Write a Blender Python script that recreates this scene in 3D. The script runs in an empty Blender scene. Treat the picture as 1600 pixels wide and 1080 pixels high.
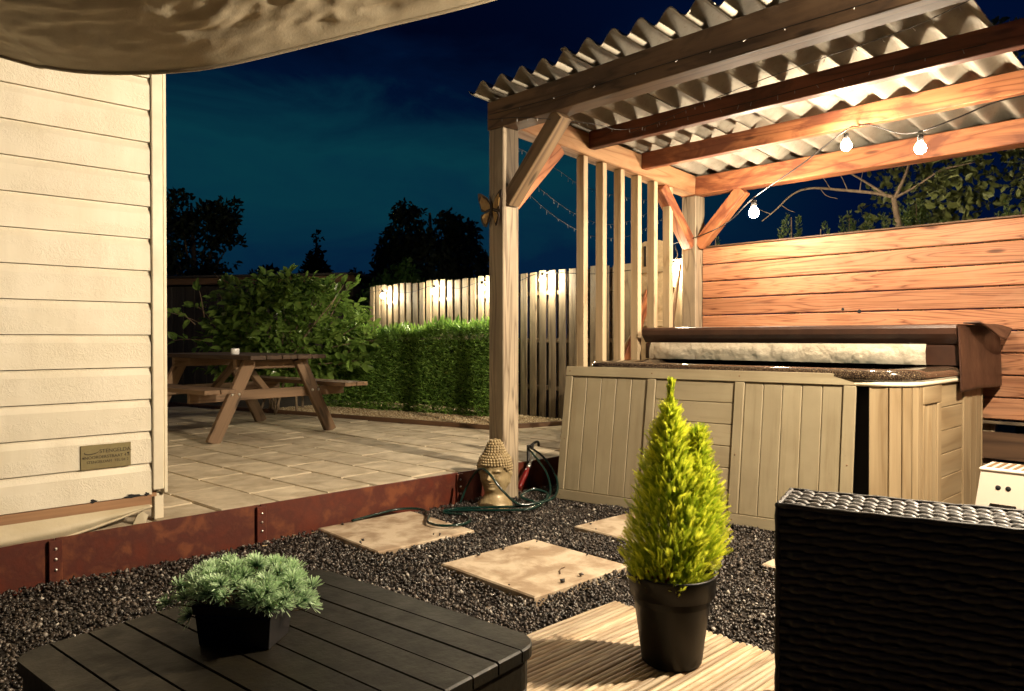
import bpy, bmesh, math, random
import numpy as np
from mathutils import Vector, Matrix, noise as mnoise

random.seed(7)
RNG = np.random.default_rng(11)
S = bpy.context.scene
COL = S.collection
R = math.radians

# ------------------------------------------------------------------ camera
CAM_AZ = R(46.2)
cam_d = bpy.data.cameras.new("camera")
cam = bpy.data.objects.new("camera", cam_d)
COL.objects.link(cam)
cam.location = (0, 0, 1.05)
cam.rotation_euler = (R(90 - 0.6), 0, CAM_AZ - R(90))
cam_d.sensor_width = 36
cam_d.lens = 36 * 1160 / 1600
cam_d.clip_start = 0.05
cam_d.clip_end = 400
S.camera = cam

# ------------------------------------------------------------------ night sky
W = bpy.data.worlds.new("World")
S.world = W
W.use_nodes = True
wn, wl = W.node_tree.nodes, W.node_tree.links
wbg = wn["Background"]
wtc = wn.new("ShaderNodeTexCoord")
wsep = wn.new("ShaderNodeSeparateXYZ")
wl.new(wtc.outputs["Generated"], wsep.inputs[0])
wmap = wn.new("ShaderNodeMapping")
wmap.inputs["Scale"].default_value = (2.2, 2.2, 7.0)
wl.new(wtc.outputs["Generated"], wmap.inputs[0])
wnoi = wn.new("ShaderNodeTexNoise")
wnoi.inputs["Scale"].default_value = 1.7
wnoi.inputs["Detail"].default_value = 9
wnoi.inputs["Roughness"].default_value = 0.58
wnoi.inputs["Distortion"].default_value = 0.7
wl.new(wmap.outputs[0], wnoi.inputs["Vector"])
wma = wn.new("ShaderNodeMath"); wma.operation = 'MULTIPLY_ADD'
wl.new(wnoi.outputs[0], wma.inputs[0])
wma.inputs[1].default_value = 0.22
wl.new(wsep.outputs[2], wma.inputs[2])
wsub = wn.new("ShaderNodeMath"); wsub.operation = 'SUBTRACT'
wl.new(wma.outputs[0], wsub.inputs[0]); wsub.inputs[1].default_value = 0.11
wr = wn.new("ShaderNodeValToRGB")
els = wr.color_ramp.elements
els[0].position = 0.0; els[0].color = (0.000, 0.010, 0.034, 1)
els[1].position = 1.0; els[1].color = (0.0000, 0.0003, 0.003, 1)
for p, c in ((0.09, (0.0012, 0.011, 0.034)), (0.15, (0.0015, 0.021, 0.040)), (0.22, (0.0018, 0.030, 0.044)),
             (0.28, (0.0012, 0.018, 0.034)), (0.325, (0.0004, 0.0045, 0.020)), (0.40, (0.0002, 0.0010, 0.007))):
    e = els.new(p); e.color = (*c, 1)
wl.new(wsub.outputs[0], wr.inputs[0])
# town glow low in the far left of the view, fading to plain night blue elsewhere
wdot = wn.new("ShaderNodeVectorMath"); wdot.operation = 'DOT_PRODUCT'
wl.new(wtc.outputs["Generated"], wdot.inputs[0])
wdot.inputs[1].default_value = (math.cos(R(62)), math.sin(R(62)), 0.0)
wmr = wn.new("ShaderNodeMapRange"); wmr.interpolation_type = 'SMOOTHSTEP'
wmr.inputs["From Min"].default_value = 0.74; wmr.inputs["From Max"].default_value = 0.95
wl.new(wdot.outputs["Value"], wmr.inputs["Value"])
wmx = wn.new("ShaderNodeMix"); wmx.data_type = 'RGBA'
wl.new(wmr.outputs[0], wmx.inputs[0])
wmx.inputs[6].default_value = (0.0003, 0.0035, 0.020, 1)
wl.new(wr.outputs[0], wmx.inputs[7])
wl.new(wmx.outputs[2], wbg.inputs[0])
wbg.inputs[1].default_value = 1.0

# ------------------------------------------------------------------ exposure / engine
S.view_settings.view_transform = 'Standard'
S.view_settings.look = 'None'
S.view_settings.exposure = 0.28
S.view_settings.gamma = 1.0
S.render.engine = 'CYCLES'
S.cycles.use_denoising = True
S.cycles.max_bounces = 8
S.cycles.diffuse_bounces = 3
S.cycles.sample_clamp_indirect = 6.0
S.cycles.caustics_reflective = False
S.cycles.caustics_refractive = False

# lamp colours and strengths (radiance of the lit bulb glass)
WARM = (1.0, 0.825, 0.60)
FENCE_WARM = (1.0, 0.87, 0.60)
BULB_STRENGTH = 1000.0
FENCE_BULB_STRENGTH = 850.0
LAMP_STRENGTH = 22500.0

# ------------------------------------------------------------------ helpers
WM = {}

def place(o, m, parent=None):
    COL.objects.link(o)
    WM[o.name] = m
    if parent is not None:
        o.parent = parent
        o.matrix_basis = WM[parent.name].inverted() @ m
    else:
        o.matrix_basis = m
    return o

def tag(o, label=None, cat=None, group=None, kind=None):
    if label: o["label"] = label
    if cat: o["category"] = cat
    if group: o["group"] = group
    if kind: o["kind"] = kind
    return o

def thing(name, loc, label, cat, group=None, rz=0.0):
    o = bpy.data.objects.new(name, None)
    o.empty_display_size = 0.1
    place(o, Matrix.Translation(loc) @ Matrix.Rotation(rz, 4, 'Z'))
    return tag(o, label, cat, group)

def np_mesh(name, verts, faces, mats=(), smooth=False, attr=None):
    verts = np.asarray(verts, dtype=np.float32)
    me = bpy.data.meshes.new(name)
    if isinstance(faces, np.ndarray):
        n, k = faces.shape
        me.vertices.add(len(verts))
        me.vertices.foreach_set("co", verts.ravel())
        me.loops.add(n * k)
        me.loops.foreach_set("vertex_index", faces.astype(np.int32).ravel())
        me.polygons.add(n)
        me.polygons.foreach_set("loop_start", np.arange(0, n * k, k, dtype=np.int32))
        me.polygons.foreach_set("loop_total", np.full(n, k, dtype=np.int32))
    else:
        me.from_pydata([tuple(map(float, v)) for v in verts], [], faces)
    for m in mats: me.materials.append(m)
    me.update(calc_edges=True)
    if smooth:
        me.polygons.foreach_set("use_smooth", np.ones(len(me.polygons), dtype=bool))
    if attr is not None:
        a = me.attributes.new("tone", 'FLOAT', 'POINT')
        a.data.foreach_set("value", np.asarray(attr, dtype=np.float32))
    me.validate()
    return me

def mobj(name, me, parent=None, m=None):
    return place(bpy.data.objects.new(name, me), m if m is not None else Matrix.Identity(4), parent)

def wmesh(name, verts, faces, mat, parent=None, smooth=False, attr=None, origin=None):
    """mesh given in world coordinates; origin moves the object's origin to that point"""
    verts = np.asarray(verts, dtype=np.float64)
    if origin is None:
        o = verts.mean(axis=0); o[2] = verts[:, 2].min()
    else:
        o = np.asarray(origin, dtype=np.float64)
    return mobj(name, np_mesh(name, verts - o, faces, [mat], smooth, attr), parent, Matrix.Translation(Vector(o)))

BOX = {}
def box_mesh(l, w, h, mat, bev):
    k = (round(l, 4), round(w, 4), round(h, 4), mat.name, bev)
    if k not in BOX:
        bm = bmesh.new()
        bmesh.ops.create_cube(bm, size=1)
        bmesh.ops.scale(bm, vec=(l, w, h), verts=bm.verts)
        if bev:
            bmesh.ops.bevel(bm, geom=bm.edges[:], offset=min(bev, 0.45 * min(l, w, h)), segments=1, affect='EDGES')
        me = bpy.data.meshes.new("box")
        bm.to_mesh(me); bm.free()
        me.materials.append(mat)
        BOX[k] = me
    return BOX[k]

def beam(name, a, b, w, h, mat, parent=None, up=(0, 0, 1), bev=0.004):
    """timber from a to b (axis), w across, h along 'up'; local X is the grain"""
    a, b = Vector(a), Vector(b)
    x = (b - a); l = x.length; x.normalize()
    up = Vector(up)
    y = up.cross(x).normalized()
    z = x.cross(y).normalized()
    m = Matrix((x, y, z)).transposed().to_4x4()
    m.translation = (a + b) / 2
    return mobj(name, box_mesh(l, w, h, mat, bev), parent, m)

def box(name, x0, x1, y0, y1, z0, z1, mat, parent=None, bev=0.004):
    d = (x1 - x0, y1 - y0, z1 - z0); c = ((x0 + x1) / 2, (y0 + y1) / 2, (z0 + z1) / 2)
    i = d.index(max(d))
    if i == 0: return beam(name, (x0, c[1], c[2]), (x1, c[1], c[2]), d[1], d[2], mat, parent, (0, 0, 1), bev)
    if i == 1: return beam(name, (c[0], y0, c[2]), (c[0], y1, c[2]), d[0], d[2], mat, parent, (0, 0, 1), bev)
    return beam(name, (c[0], c[1], z0), (c[0], c[1], z1), d[0], d[1], mat, parent, (0, 1, 0), bev)

def tube_np(path, r, sides=8, closed=False):
    P = np.asarray(path, dtype=np.float64); n = len(P)
    rr = np.full(n, r) if np.isscalar(r) else np.asarray(r, dtype=np.float64)
    T = np.gradient(P, axis=0)
    T /= np.linalg.norm(T, axis=1)[:, None] + 1e-12
    u = np.cross(T[0], (0, 0, 1.0))
    if np.linalg.norm(u) < 1e-3: u = np.cross(T[0], (0, 1.0, 0))
    u /= np.linalg.norm(u)
    V = []
    an = np.linspace(0, 2 * np.pi, sides, endpoint=False)
    for i in range(n):
        u = u - T[i] * (u @ T[i]); u /= np.linalg.norm(u) + 1e-12
        v = np.cross(T[i], u)
        V.append(P[i] + rr[i] * (np.cos(an)[:, None] * u + np.sin(an)[:, None] * v))
    V = np.vstack(V)
    F = []
    for i in range(n - 1):
        for j in range(sides):
            k = (j + 1) % sides
            F.append((i * sides + j, i * sides + k, (i + 1) * sides + k, (i + 1) * sides + j))
    F = np.array(F)
    # close the ends with fans
    c0, c1 = len(V), len(V) + 1
    V = np.vstack([V, P[0], P[-1]])
    caps = [(c0, (j + 1) % sides, j, j) for j in range(sides)]
    e = (n - 1) * sides
    caps += [(c1, e + j, e + (j + 1) % sides, e + (j + 1) % sides) for j in range(sides)]
    return V, [tuple(f) for f in F] + [c[:3] for c in caps]

def smooth_path(pts, n=8):
    P = np.asarray(pts, dtype=np.float64)
    Q = np.vstack([2 * P[0] - P[1], P, 2 * P[-1] - P[-2]])
    out = []
    for i in range(1, len(Q) - 2):
        p0, p1, p2, p3 = Q[i - 1:i + 3]
        for t in np.linspace(0, 1, n, endpoint=False):
            out.append(0.5 * ((2 * p1) + (-p0 + p2) * t + (2 * p0 - 5 * p1 + 4 * p2 - p3) * t ** 2 + (-p0 + 3 * p1 - 3 * p2 + p3) * t ** 3))
    out.append(P[-1])
    return np.array(out)

def tube(name, path, r, mat, parent=None, sides=8, smooth=True):
    V, F = tube_np(path, r, sides)
    return wmesh(name, V, F, mat, parent, smooth)

def lathe_np(prof, sides=32, c=(0, 0, 0)):
    prof = np.asarray(prof, dtype=np.float64)
    an = np.linspace(0, 2 * np.pi, sides, endpoint=False)
    V = np.vstack([np.c_[r * np.cos(an), r * np.sin(an), np.full(sides, z)] for r, z in prof]) + np.asarray(c)
    F = []
    for i in range(len(prof) - 1):
        for j in range(sides):
            k = (j + 1) % sides
            F.append((i * sides + j, i * sides + k, (i + 1) * sides + k, (i + 1) * sides + j))
    return V, F

def lathe(name, prof, c, mat, parent=None, sides=32, smooth=True):
    V, F = lathe_np(prof, sides, c)
    return wmesh(name, V, F, mat, parent, smooth, origin=c)

def prism(name, poly, z0, z1, mat, parent=None, ch=0.004, smooth=False):
    """convex outline poly [(x,y)] (ccw) -> slab with a small chamfer round its top"""
    P = np.asarray(poly, dtype=np.float64); n = len(P)
    c = P.mean(axis=0)
    d = P - c
    I = c + d * (1 - ch / np.maximum(np.linalg.norm(d, axis=1), 1e-6) * 1.4)[:, None]
    V = np.vstack([np.c_[P, np.full(n, z0)], np.c_[P, np.full(n, z1 - ch)], np.c_[I, np.full(n, z1)]])
    F = [tuple(range(n - 1, -1, -1)), tuple(range(2 * n, 3 * n))]
    for i in range(n):
        j = (i + 1) % n
        F += [(i, j, n + j, n + i), (n + i, n + j, 2 * n + j, 2 * n + i)]
    return wmesh(name, V, F, mat, parent, smooth)

def extrude_profile(name, prof, axis, a0, a1, mat, parent=None, smooth=False):
    """closed profile [(p,q)] swept straight along world axis 0 (x; p=y,q=z) or 1 (y; p=x,q=z)"""
    n = len(prof)
    def pt(t, p, q): return (t, p, q) if axis == 0 else (p, t, q)
    V = [pt(a0, *p) for p in prof] + [pt(a1, *p) for p in prof]
    F = [tuple(range(n)), tuple(range(2 * n - 1, n - 1, -1))]
    F += [(i, n + i, n + (i + 1) % n, (i + 1) % n) for i in range(n)]
    o = wmesh(name, V, F, mat, parent, smooth, origin=np.mean(V, axis=0))
    bm = bmesh.new(); bm.from_mesh(o.data); bmesh.ops.recalc_face_normals(bm, faces=bm.faces[:]); bm.to_mesh(o.data); bm.free()
    return o

def leaf_quads(P, D, N, L, Wd):
    """flat pointed leaves: P base, D direction, N normal, L length, Wd width (arrays) -> 6 verts / 2 quads each, folded a little"""
    D = D / (np.linalg.norm(D, axis=1)[:, None] + 1e-9)
    B = np.cross(D, N); B /= (np.linalg.norm(B, axis=1)[:, None] + 1e-9)
    N = np.cross(B, D)
    L = L[:, None]; Wd = Wd[:, None]
    v0 = P
    v1 = P + D * L * 0.35 + B * Wd * 0.5 + N * Wd * 0.18
    v2 = P + D * L * 0.75 + B * Wd * 0.36 + N * Wd * 0.06
    v3 = P + D * L - N * L * 0.10
    v4 = P + D * L * 0.75 - B * Wd * 0.36 + N * Wd * 0.06
    v5 = P + D * L * 0.35 - B * Wd * 0.5 + N * Wd * 0.18
    V = np.stack([v0, v1, v2, v3, v4, v5], axis=1).reshape(-1, 3)
    n = len(P); b = np.arange(n)[:, None] * 6
    F = np.concatenate([b + np.array([[0, 1, 2, 3]]), b + np.array([[0, 3, 4, 5]])])
    return V, F

def unit(n):
    v = RNG.normal(size=(n, 3)); return v / np.linalg.norm(v, axis=1)[:, None]

# ------------------------------------------------------------------ materials
def mat_base(name, col, rough=0.6, metal=0.0, spec=0.5):
    m = bpy.data.materials.new(name); m.use_nodes = True
    b = m.node_tree.nodes["Principled BSDF"]
    b.inputs["Base Color"].default_value = (*col, 1)
    b.inputs["Roughness"].default_value = rough
    b.inputs["Metallic"].default_value = metal
    b.inputs["Specular IOR Level"].default_value = spec
    return m, m.node_tree, b

def coords(nt, scale=(1, 1, 1), rnd=True):
    tc = nt.nodes.new("ShaderNodeTexCoord"); mp = nt.nodes.new("ShaderNodeMapping")
    mp.inputs["Scale"].default_value = scale
    nt.links.new(tc.outputs["Object"], mp.inputs["Vector"])
    if rnd:
        oi = nt.nodes.new("ShaderNodeObjectInfo")
        cb = nt.nodes.new("ShaderNodeCombineXYZ")
        for i, k in enumerate((37.0, 91.0, 53.0)):
            mu = nt.nodes.new("ShaderNodeMath"); mu.operation = 'MULTIPLY'; mu.inputs[1].default_value = k
            nt.links.new(oi.outputs["Random"], mu.inputs[0]); nt.links.new(mu.outputs[0], cb.inputs[i])
        nt.links.new(cb.outputs[0], mp.inputs["Location"])
    return mp.outputs[0]

def ntex(nt, vec, scale, detail=4, rough=0.55, dist=0.0):
    n = nt.nodes.new("ShaderNodeTexNoise")
    n.inputs["Scale"].default_value = scale; n.inputs["Detail"].default_value = detail
    n.inputs["Roughness"].default_value = rough; n.inputs["Distortion"].default_value = dist
    nt.links.new(vec, n.inputs["Vector"])
    return n.outputs[0]

def ramp(nt, fac, stops, interp='LINEAR'):
    r = nt.nodes.new("ShaderNodeValToRGB"); r.color_ramp.interpolation = interp
    e = r.color_ramp.elements
    e[0].position, e[0].color = stops[0][0], (*stops[0][1], 1)
    e[1].position, e[1].color = stops[-1][0], (*stops[-1][1], 1)
    for p, c in stops[1:-1]:
        k = e.new(p); k.color = (*c, 1)
    nt.links.new(fac, r.inputs[0])
    return r.outputs[0]

def math_n(nt, op, a, b=None, c=None):
    n = nt.nodes.new("ShaderNodeMath"); n.operation = op
    for i, v in enumerate((a, b, c)):
        if v is None: continue
        if isinstance(v, (int, float)): n.inputs[i].default_value = v
        else: nt.links.new(v, n.inputs[i])
    return n.outputs[0]

def mix(nt, fac, a, b, mode='MIX'):
    n = nt.nodes.new("ShaderNodeMix"); n.data_type = 'RGBA'; n.blend_type = mode
    ins = [s for s in n.inputs if s.type == 'RGBA']
    fi = n.inputs[0]
    if isinstance(fac, (int, float)): fi.default_value = fac
    else: nt.links.new(fac, fi)
    for s, v in zip(ins, (a, b)):
        if isinstance(v, tuple): s.default_value = (*v, 1)
        else: nt.links.new(v, s)
    return [s for s in n.outputs if s.type == 'RGBA'][0]

def bump(nt, b, h, strength=0.3, dist=0.01):
    n = nt.nodes.new("ShaderNodeBump"); n.inputs["Strength"].default_value = strength; n.inputs["Distance"].default_value = dist
    nt.links.new(h, n.inputs["Height"]); nt.links.new(n.outputs[0], b.inputs["Normal"])

def rnd_tint(nt, colr, amount=0.25):
    oi = nt.nodes.new("ShaderNodeObjectInfo")
    f = math_n(nt, 'MULTIPLY_ADD', oi.outputs["Random"], amount, 1 - amount / 2)
    cb = nt.nodes.new("ShaderNodeCombineXYZ")
    for i in range(3): nt.links.new(f, cb.inputs[i])
    return mix(nt, 1.0, colr, cb.outputs[0], 'MULTIPLY')

def wood(name, light, dark, rings=11.0, rough=0.65, blot=None, blot_amt=0.5, vary=0.25, bstr=0.25, across=5.0, along=0.55, knots=True):
    m, nt, b = mat_base(name, light, rough)
    v = coords(nt, (along, across, across))
    h = ntex(nt, v, 1.0, 2, 0.45, 0.4)
    s = math_n(nt, 'PINGPONG', math_n(nt, 'MULTIPLY', h, rings), 0.5)
    s = math_n(nt, 'MULTIPLY', s, 2.0)
    v2 = coords(nt, (3.0, 90, 90))
    fine = ntex(nt, v2, 1.0, 3, 0.6)
    line = math_n(nt, 'SUBTRACT', 1.0, math_n(nt, 'POWER', math_n(nt, 'SUBTRACT', 1.0, s), 3.0))
    g = math_n(nt, 'MULTIPLY_ADD', fine, 0.62, math_n(nt, 'MULTIPLY', line, 0.50))
    c = ramp(nt, g, ((0.25, dark), (0.52, tuple(0.5 * a + 0.5 * d for a, d in zip(light, dark))), (0.86, light)))
    tone = ramp(nt, ntex(nt, coords(nt, (0.8, 14, 14)), 1.0, 4, 0.6), ((0.3, (0.72, 0.70, 0.68)), (0.7, (1.08, 1.08, 1.08))))
    c = mix(nt, 1.0, c, tone, 'MULTIPLY')
    if knots:
        vo = nt.nodes.new("ShaderNodeTexVoronoi"); vo.inputs["Scale"].default_value = 1.0
        nt.links.new(coords(nt, (2.2, 9.0, 9.0)), vo.inputs["Vector"])
        k = ramp(nt, vo.outputs["Distance"], ((0.0, (1, 1, 1)), (0.09, (0.75, 0.75, 0.75)), (0.16, (0, 0, 0))))
        c = mix(nt, k, c, tuple(0.35 * d for d in dark))
    if blot:
        bl = ramp(nt, ntex(nt, coords(nt, (1.3, 3.5, 3.5)), 1.6, 5, 0.6, 0.6), ((0.48, (0, 0, 0)), (0.60, (1, 1, 1))))
        c = mix(nt, math_n(nt, 'MULTIPLY', bl, blot_amt), c, blot)
    c = rnd_tint(nt, c, vary)
    nt.links.new(c, b.inputs["Base Color"])
    nt.links.new(math_n(nt, 'MULTIPLY_ADD', fine, 0.3, rough - 0.15), b.inputs["Roughness"])
    bump(nt, b, g, bstr, 0.004)
    return m

def mottled(name, c1, c2, scale=6, rough=0.6, metal=0.0, bstr=0.2, bscale=60, lo=0.35, hi=0.65, spec=0.5, vary=0.0, bdist=0.004, c3=None):
    m, nt, b = mat_base(name, c1, rough, metal, spec)
    v = coords(nt)
    f = ntex(nt, v, scale, 6, 0.6, 0.3)
    stops = ((lo, c1), (hi, c2)) if c3 is None else ((lo, c1), ((lo + hi) / 2, c3), (hi, c2))
    c = ramp(nt, f, stops)
    if vary: c = rnd_tint(nt, c, vary)
    nt.links.new(c, b.inputs["Base Color"])
    f2 = ntex(nt, v, bscale, 4, 0.6)
    bump(nt, b, f2, bstr, bdist)
    nt.links.new(math_n(nt, 'MULTIPLY_ADD', f, 0.35, rough - 0.17), b.inputs["Roughness"])
    return m

def emit(name, colr, strength):
    m, nt, b = mat_base(name, (0.8, 0.8, 0.8), 0.3)
    b.inputs["Emission Color"].default_value = (*colr, 1)
    b.inputs["Emission Strength"].default_value = strength
    return m

def leafmat(name, c1, c2, rough=0.45, trans=0.35, scale=3.0, tone=False):
    m = bpy.data.materials.new(name); m.use_nodes = True
    nt = m.node_tree; b = nt.nodes["Principled BSDF"]
    if tone:
        at = nt.nodes.new("ShaderNodeAttribute"); at.attribute_name = "tone"; f = at.outputs["Fac"]
    else:
        f = ntex(nt, coords(nt), scale, 3)
    c = ramp(nt, f, ((0.25, c1), (0.75, c2)))
    c = rnd_tint(nt, c, 0.3)
    nt.links.new(c, b.inputs["Base Color"])
    b.inputs["Roughness"].default_value = rough
    t = nt.nodes.new("ShaderNodeBsdfTranslucent"); nt.links.new(c, t.inputs[0])
    mx = nt.nodes.new("ShaderNodeMixShader"); mx.inputs[0].default_value = trans
    nt.links.new(b.outputs[0], mx.inputs[1]); nt.links.new(t.outputs[0], mx.inputs[2])
    nt.links.new(mx.outputs[0], nt.nodes["Material Output"].inputs["Surface"])
    return m

def tonemat(name, stops, rough=0.5, spec=0.5):
    m, nt, b = mat_base(name, (0.1, 0.1, 0.1), rough, 0, spec)
    at = nt.nodes.new("ShaderNodeAttribute"); at.attribute_name = "tone"
    nt.links.new(ramp(nt, at.outputs["Fac"], stops), b.inputs["Base Color"])
    return m

M = {}
M['post'] = wood('weathered_post', (0.42, 0.34, 0.235), (0.15, 0.105, 0.065), rings=10, across=7.0, blot=(0.22, 0.175, 0.12), blot_amt=0.55, bstr=0.4)
M['timber'] = wood('red_timber', (0.46, 0.18, 0.072), (0.19, 0.052, 0.018), rings=9, blot=(0.13, 0.035, 0.015), blot_amt=0.85)
M['header'] = wood('pale_timber', (0.58, 0.34, 0.17), (0.32, 0.15, 0.065), rings=7, blot=(0.40, 0.17, 0.07), blot_amt=0.5)
M['slat'] = wood('pale_batten', (0.62, 0.48, 0.30), (0.42, 0.29, 0.16), rings=5, bstr=0.15, vary=0.2)
M['cladding'] = wood('red_cladding', (0.48, 0.215, 0.105), (0.15, 0.045, 0.018), rings=22, along=0.42, across=7.0, blot=(0.46, 0.25, 0.14), blot_amt=0.4, vary=0.25)
M['beamdark'] = wood('weathered_shaded_beam', (0.16, 0.095, 0.05), (0.06, 0.034, 0.018), rings=6, blot=(0.05, 0.028, 0.016), blot_amt=0.6)  # weather stain plus the front beam's shade, both put into the colour
M['bracewood'] = wood('shade_toned_brace', (0.25, 0.165, 0.09), (0.09, 0.055, 0.03), rings=6)  # darker timber, with the front brace's shade put into its colour
M['stained_shaded'] = wood('stained_shaded_timber', (0.21, 0.07, 0.034), (0.07, 0.02, 0.010), rings=7, blot=(0.055, 0.02, 0.012), blot_amt=0.7, rough=0.55)  # dark stain and the second purlin's shade together in one colour
M['dark_timber'] = wood('dark_timber', (0.13, 0.07, 0.035), (0.05, 0.025, 0.012), rings=6)
M['fence'] = wood('fence_board', (0.31, 0.24, 0.155), (0.12, 0.085, 0.05), rings=6, vary=0.6, blot=(0.15, 0.115, 0.075), blot_amt=0.6)
M['picnic'] = wood('picnic_wood', (0.23, 0.145, 0.082), (0.095, 0.055, 0.028), rings=6, vary=0.3)
M['table_top'] = wood('dark_tabletop', (0.075, 0.042, 0.022), (0.03, 0.017, 0.009), rings=6, vary=0.3)
M['sill'] = wood('sill_wood', (0.36, 0.20, 0.10), (0.20, 0.10, 0.05), rings=4)
M['ply'] = wood('pale_ply', (0.66, 0.52, 0.32), (0.48, 0.34, 0.18), rings=4, bstr=0.1)
M['shed'] = wood('shed_board', (0.035, 0.028, 0.022), (0.015, 0.012, 0.010), rings=5)
M['bamboo'] = wood('bamboo_rod', (0.56, 0.455, 0.30), (0.27, 0.18, 0.10), rings=5, along=1.2, across=14, vary=0.55, blot=(0.30, 0.20, 0.11), blot_amt=0.75, rough=0.6, knots=False)
M['paint'] = None

def paint_mat():
    m, nt, b = mat_base('cream_paint', (0.80, 0.73, 0.58), 0.55)
    v = coords(nt, (1, 1, 1))
    f = ntex(nt, v, 5, 5)
    c = ramp(nt, f, ((0.3, (0.74, 0.67, 0.51)), (0.7, (0.82, 0.75, 0.60))))
    # tiny grime specks
    sp = ramp(nt, ntex(nt, v, 85, 2), ((0.70, (0, 0, 0)), (0.76, (1, 1, 1))))
    c = mix(nt, math_n(nt, 'MULTIPLY', sp, 0.35), c, (0.40, 0.31, 0.20))
    st_ = ramp(nt, ntex(nt, coords(nt, (9, 9, 0.9)), 1.0, 5, 0.65), ((0.45, (0, 0, 0)), (0.75, (1, 1, 1))))
    c = mix(nt, math_n(nt, 'MULTIPLY', st_, 0.22), c, (0.50, 0.41, 0.28))
    c = rnd_tint(nt, c, 0.07)
    nt.links.new(c, b.inputs["Base Color"])
    # bubbled, flaking paint relief in patches
    patch = ramp(nt, ntex(nt, coords(nt, (1.0, 1, 2.2)), 3.2, 4, 0.6, 0.5), ((0.42, (0, 0, 0)), (0.62, (1, 1, 1))))
    blist = ntex(nt, coords(nt, (1, 1, 0.8)), 46, 6, 0.7, 1.6)
    h = math_n(nt, 'MULTIPLY_ADD', math_n(nt, 'MULTIPLY', patch, ramp(nt, blist, ((0.42, (0, 0, 0)), (0.62, (1, 1, 1))))), 1.0,
               math_n(nt, 'MULTIPLY', ntex(nt, coords(nt, (1, 1, 0.12)), 45, 3), 0.25))
    bump(nt, b, h, 0.34, 0.006)
    return m
M['paint'] = paint_mat()
M['trim'] = mottled('trim_paint', (0.76, 0.69, 0.52), (0.70, 0.61, 0.45), 7, 0.5, bstr=0.1)
M['tarp'] = mottled('cream_tarp', (0.62, 0.54, 0.38), (0.50, 0.42, 0.27), 3, 0.6, bstr=0.25, bscale=22, bdist=0.01)
M['sail'] = mottled('shade_cloth', (0.68, 0.59, 0.42), (0.58, 0.49, 0.34), 9, 0.7, bstr=0.35, bscale=120, bdist=0.002)
M['plate'] = mottled('brass_plate', (0.30, 0.25, 0.12), (0.24, 0.19, 0.09), 20, 0.4, metal=0.35, bstr=0.05)
M['ink'] = mat_base('dark_ink', (0.05, 0.035, 0.015), 0.6)[0]
M['corten'] = mottled('rusty_steel', (0.105, 0.017, 0.005), (0.15, 0.038, 0.010), 9, 0.55, bstr=0.25, bscale=40, c3=(0.07, 0.011, 0.004))
M['bolt'] = mat_base('galvanised_bolt', (0.75, 0.73, 0.68), 0.28, 1.0)[0]
M['paver'] = mottled('concrete_paver', (0.60, 0.51, 0.37), (0.38, 0.31, 0.21), 6.5, 0.8, bstr=0.35, bscale=120, vary=0.22, bdist=0.003)
M['slabm'] = mottled('stepping_slab', (0.52, 0.42, 0.30), (0.30, 0.215, 0.135), 6.0, 0.8, bstr=0.35, bscale=90, vary=0.15, lo=0.42, hi=0.60)
M['joint'] = mottled('joint_sand', (0.04, 0.028, 0.016), (0.022, 0.016, 0.009), 20, 0.9)
M['soil'] = mottled('dark_soil', (0.028, 0.020, 0.014), (0.014, 0.010, 0.008), 12, 0.9, bstr=0.5)
M['lawn'] = mottled('night_lawn', (0.020, 0.028, 0.010), (0.012, 0.018, 0.007), 3, 0.9, bstr=0.5)
M['chips'] = tonemat('lava_chips', ((0.0, (0.009, 0.007, 0.0055)), (0.60, (0.030, 0.022, 0.017)), (0.90, (0.085, 0.066, 0.052)), (0.965, (0.21, 0.18, 0.15)), (1.0, (0.50, 0.46, 0.40))), 0.36)  # chip tones vary; the palest stops are glints put into the colour
M['pebble'] = tonemat('pale_pebbles', ((0.0, (0.30, 0.20, 0.10)), (0.6, (0.50, 0.38, 0.22)), (1.0, (0.68, 0.58, 0.40))), 0.6)
def roof_mat():
    m, nt, b = mat_base('fibre_cement', (0.45, 0.4, 0.31), 0.8)
    v = coords(nt, (1, 1, 1))
    f = ntex(nt, v, 2.2, 6, 0.65, 0.4)
    c = ramp(nt, f, ((0.28, (0.20, 0.18, 0.142)), (0.62, (0.41, 0.375, 0.305))))
    sp = ramp(nt, ntex(nt, v, 55, 3), ((0.60, (0, 0, 0)), (0.72, (1, 1, 1))))
    c = mix(nt, math_n(nt, 'MULTIPLY', sp, 0.4), c, (0.2, 0.16, 0.10))
    nt.links.new(c, b.inputs["Base Color"])
    bump(nt, b, ntex(nt, v, 80, 4), 0.2, 0.003)
    return m
M['roof'] = roof_mat()
M['cab'] = mottled('greige_resin', (0.31, 0.262, 0.168), (0.245, 0.20, 0.122), 5, 0.55, bstr=0.12, bscale=70)
M['cabside'] = wood('tan_cabinet', (0.37, 0.28, 0.16), (0.26, 0.18, 0.09), rings=2, along=0.8, bstr=0.05, vary=0.12, knots=False)
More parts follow.
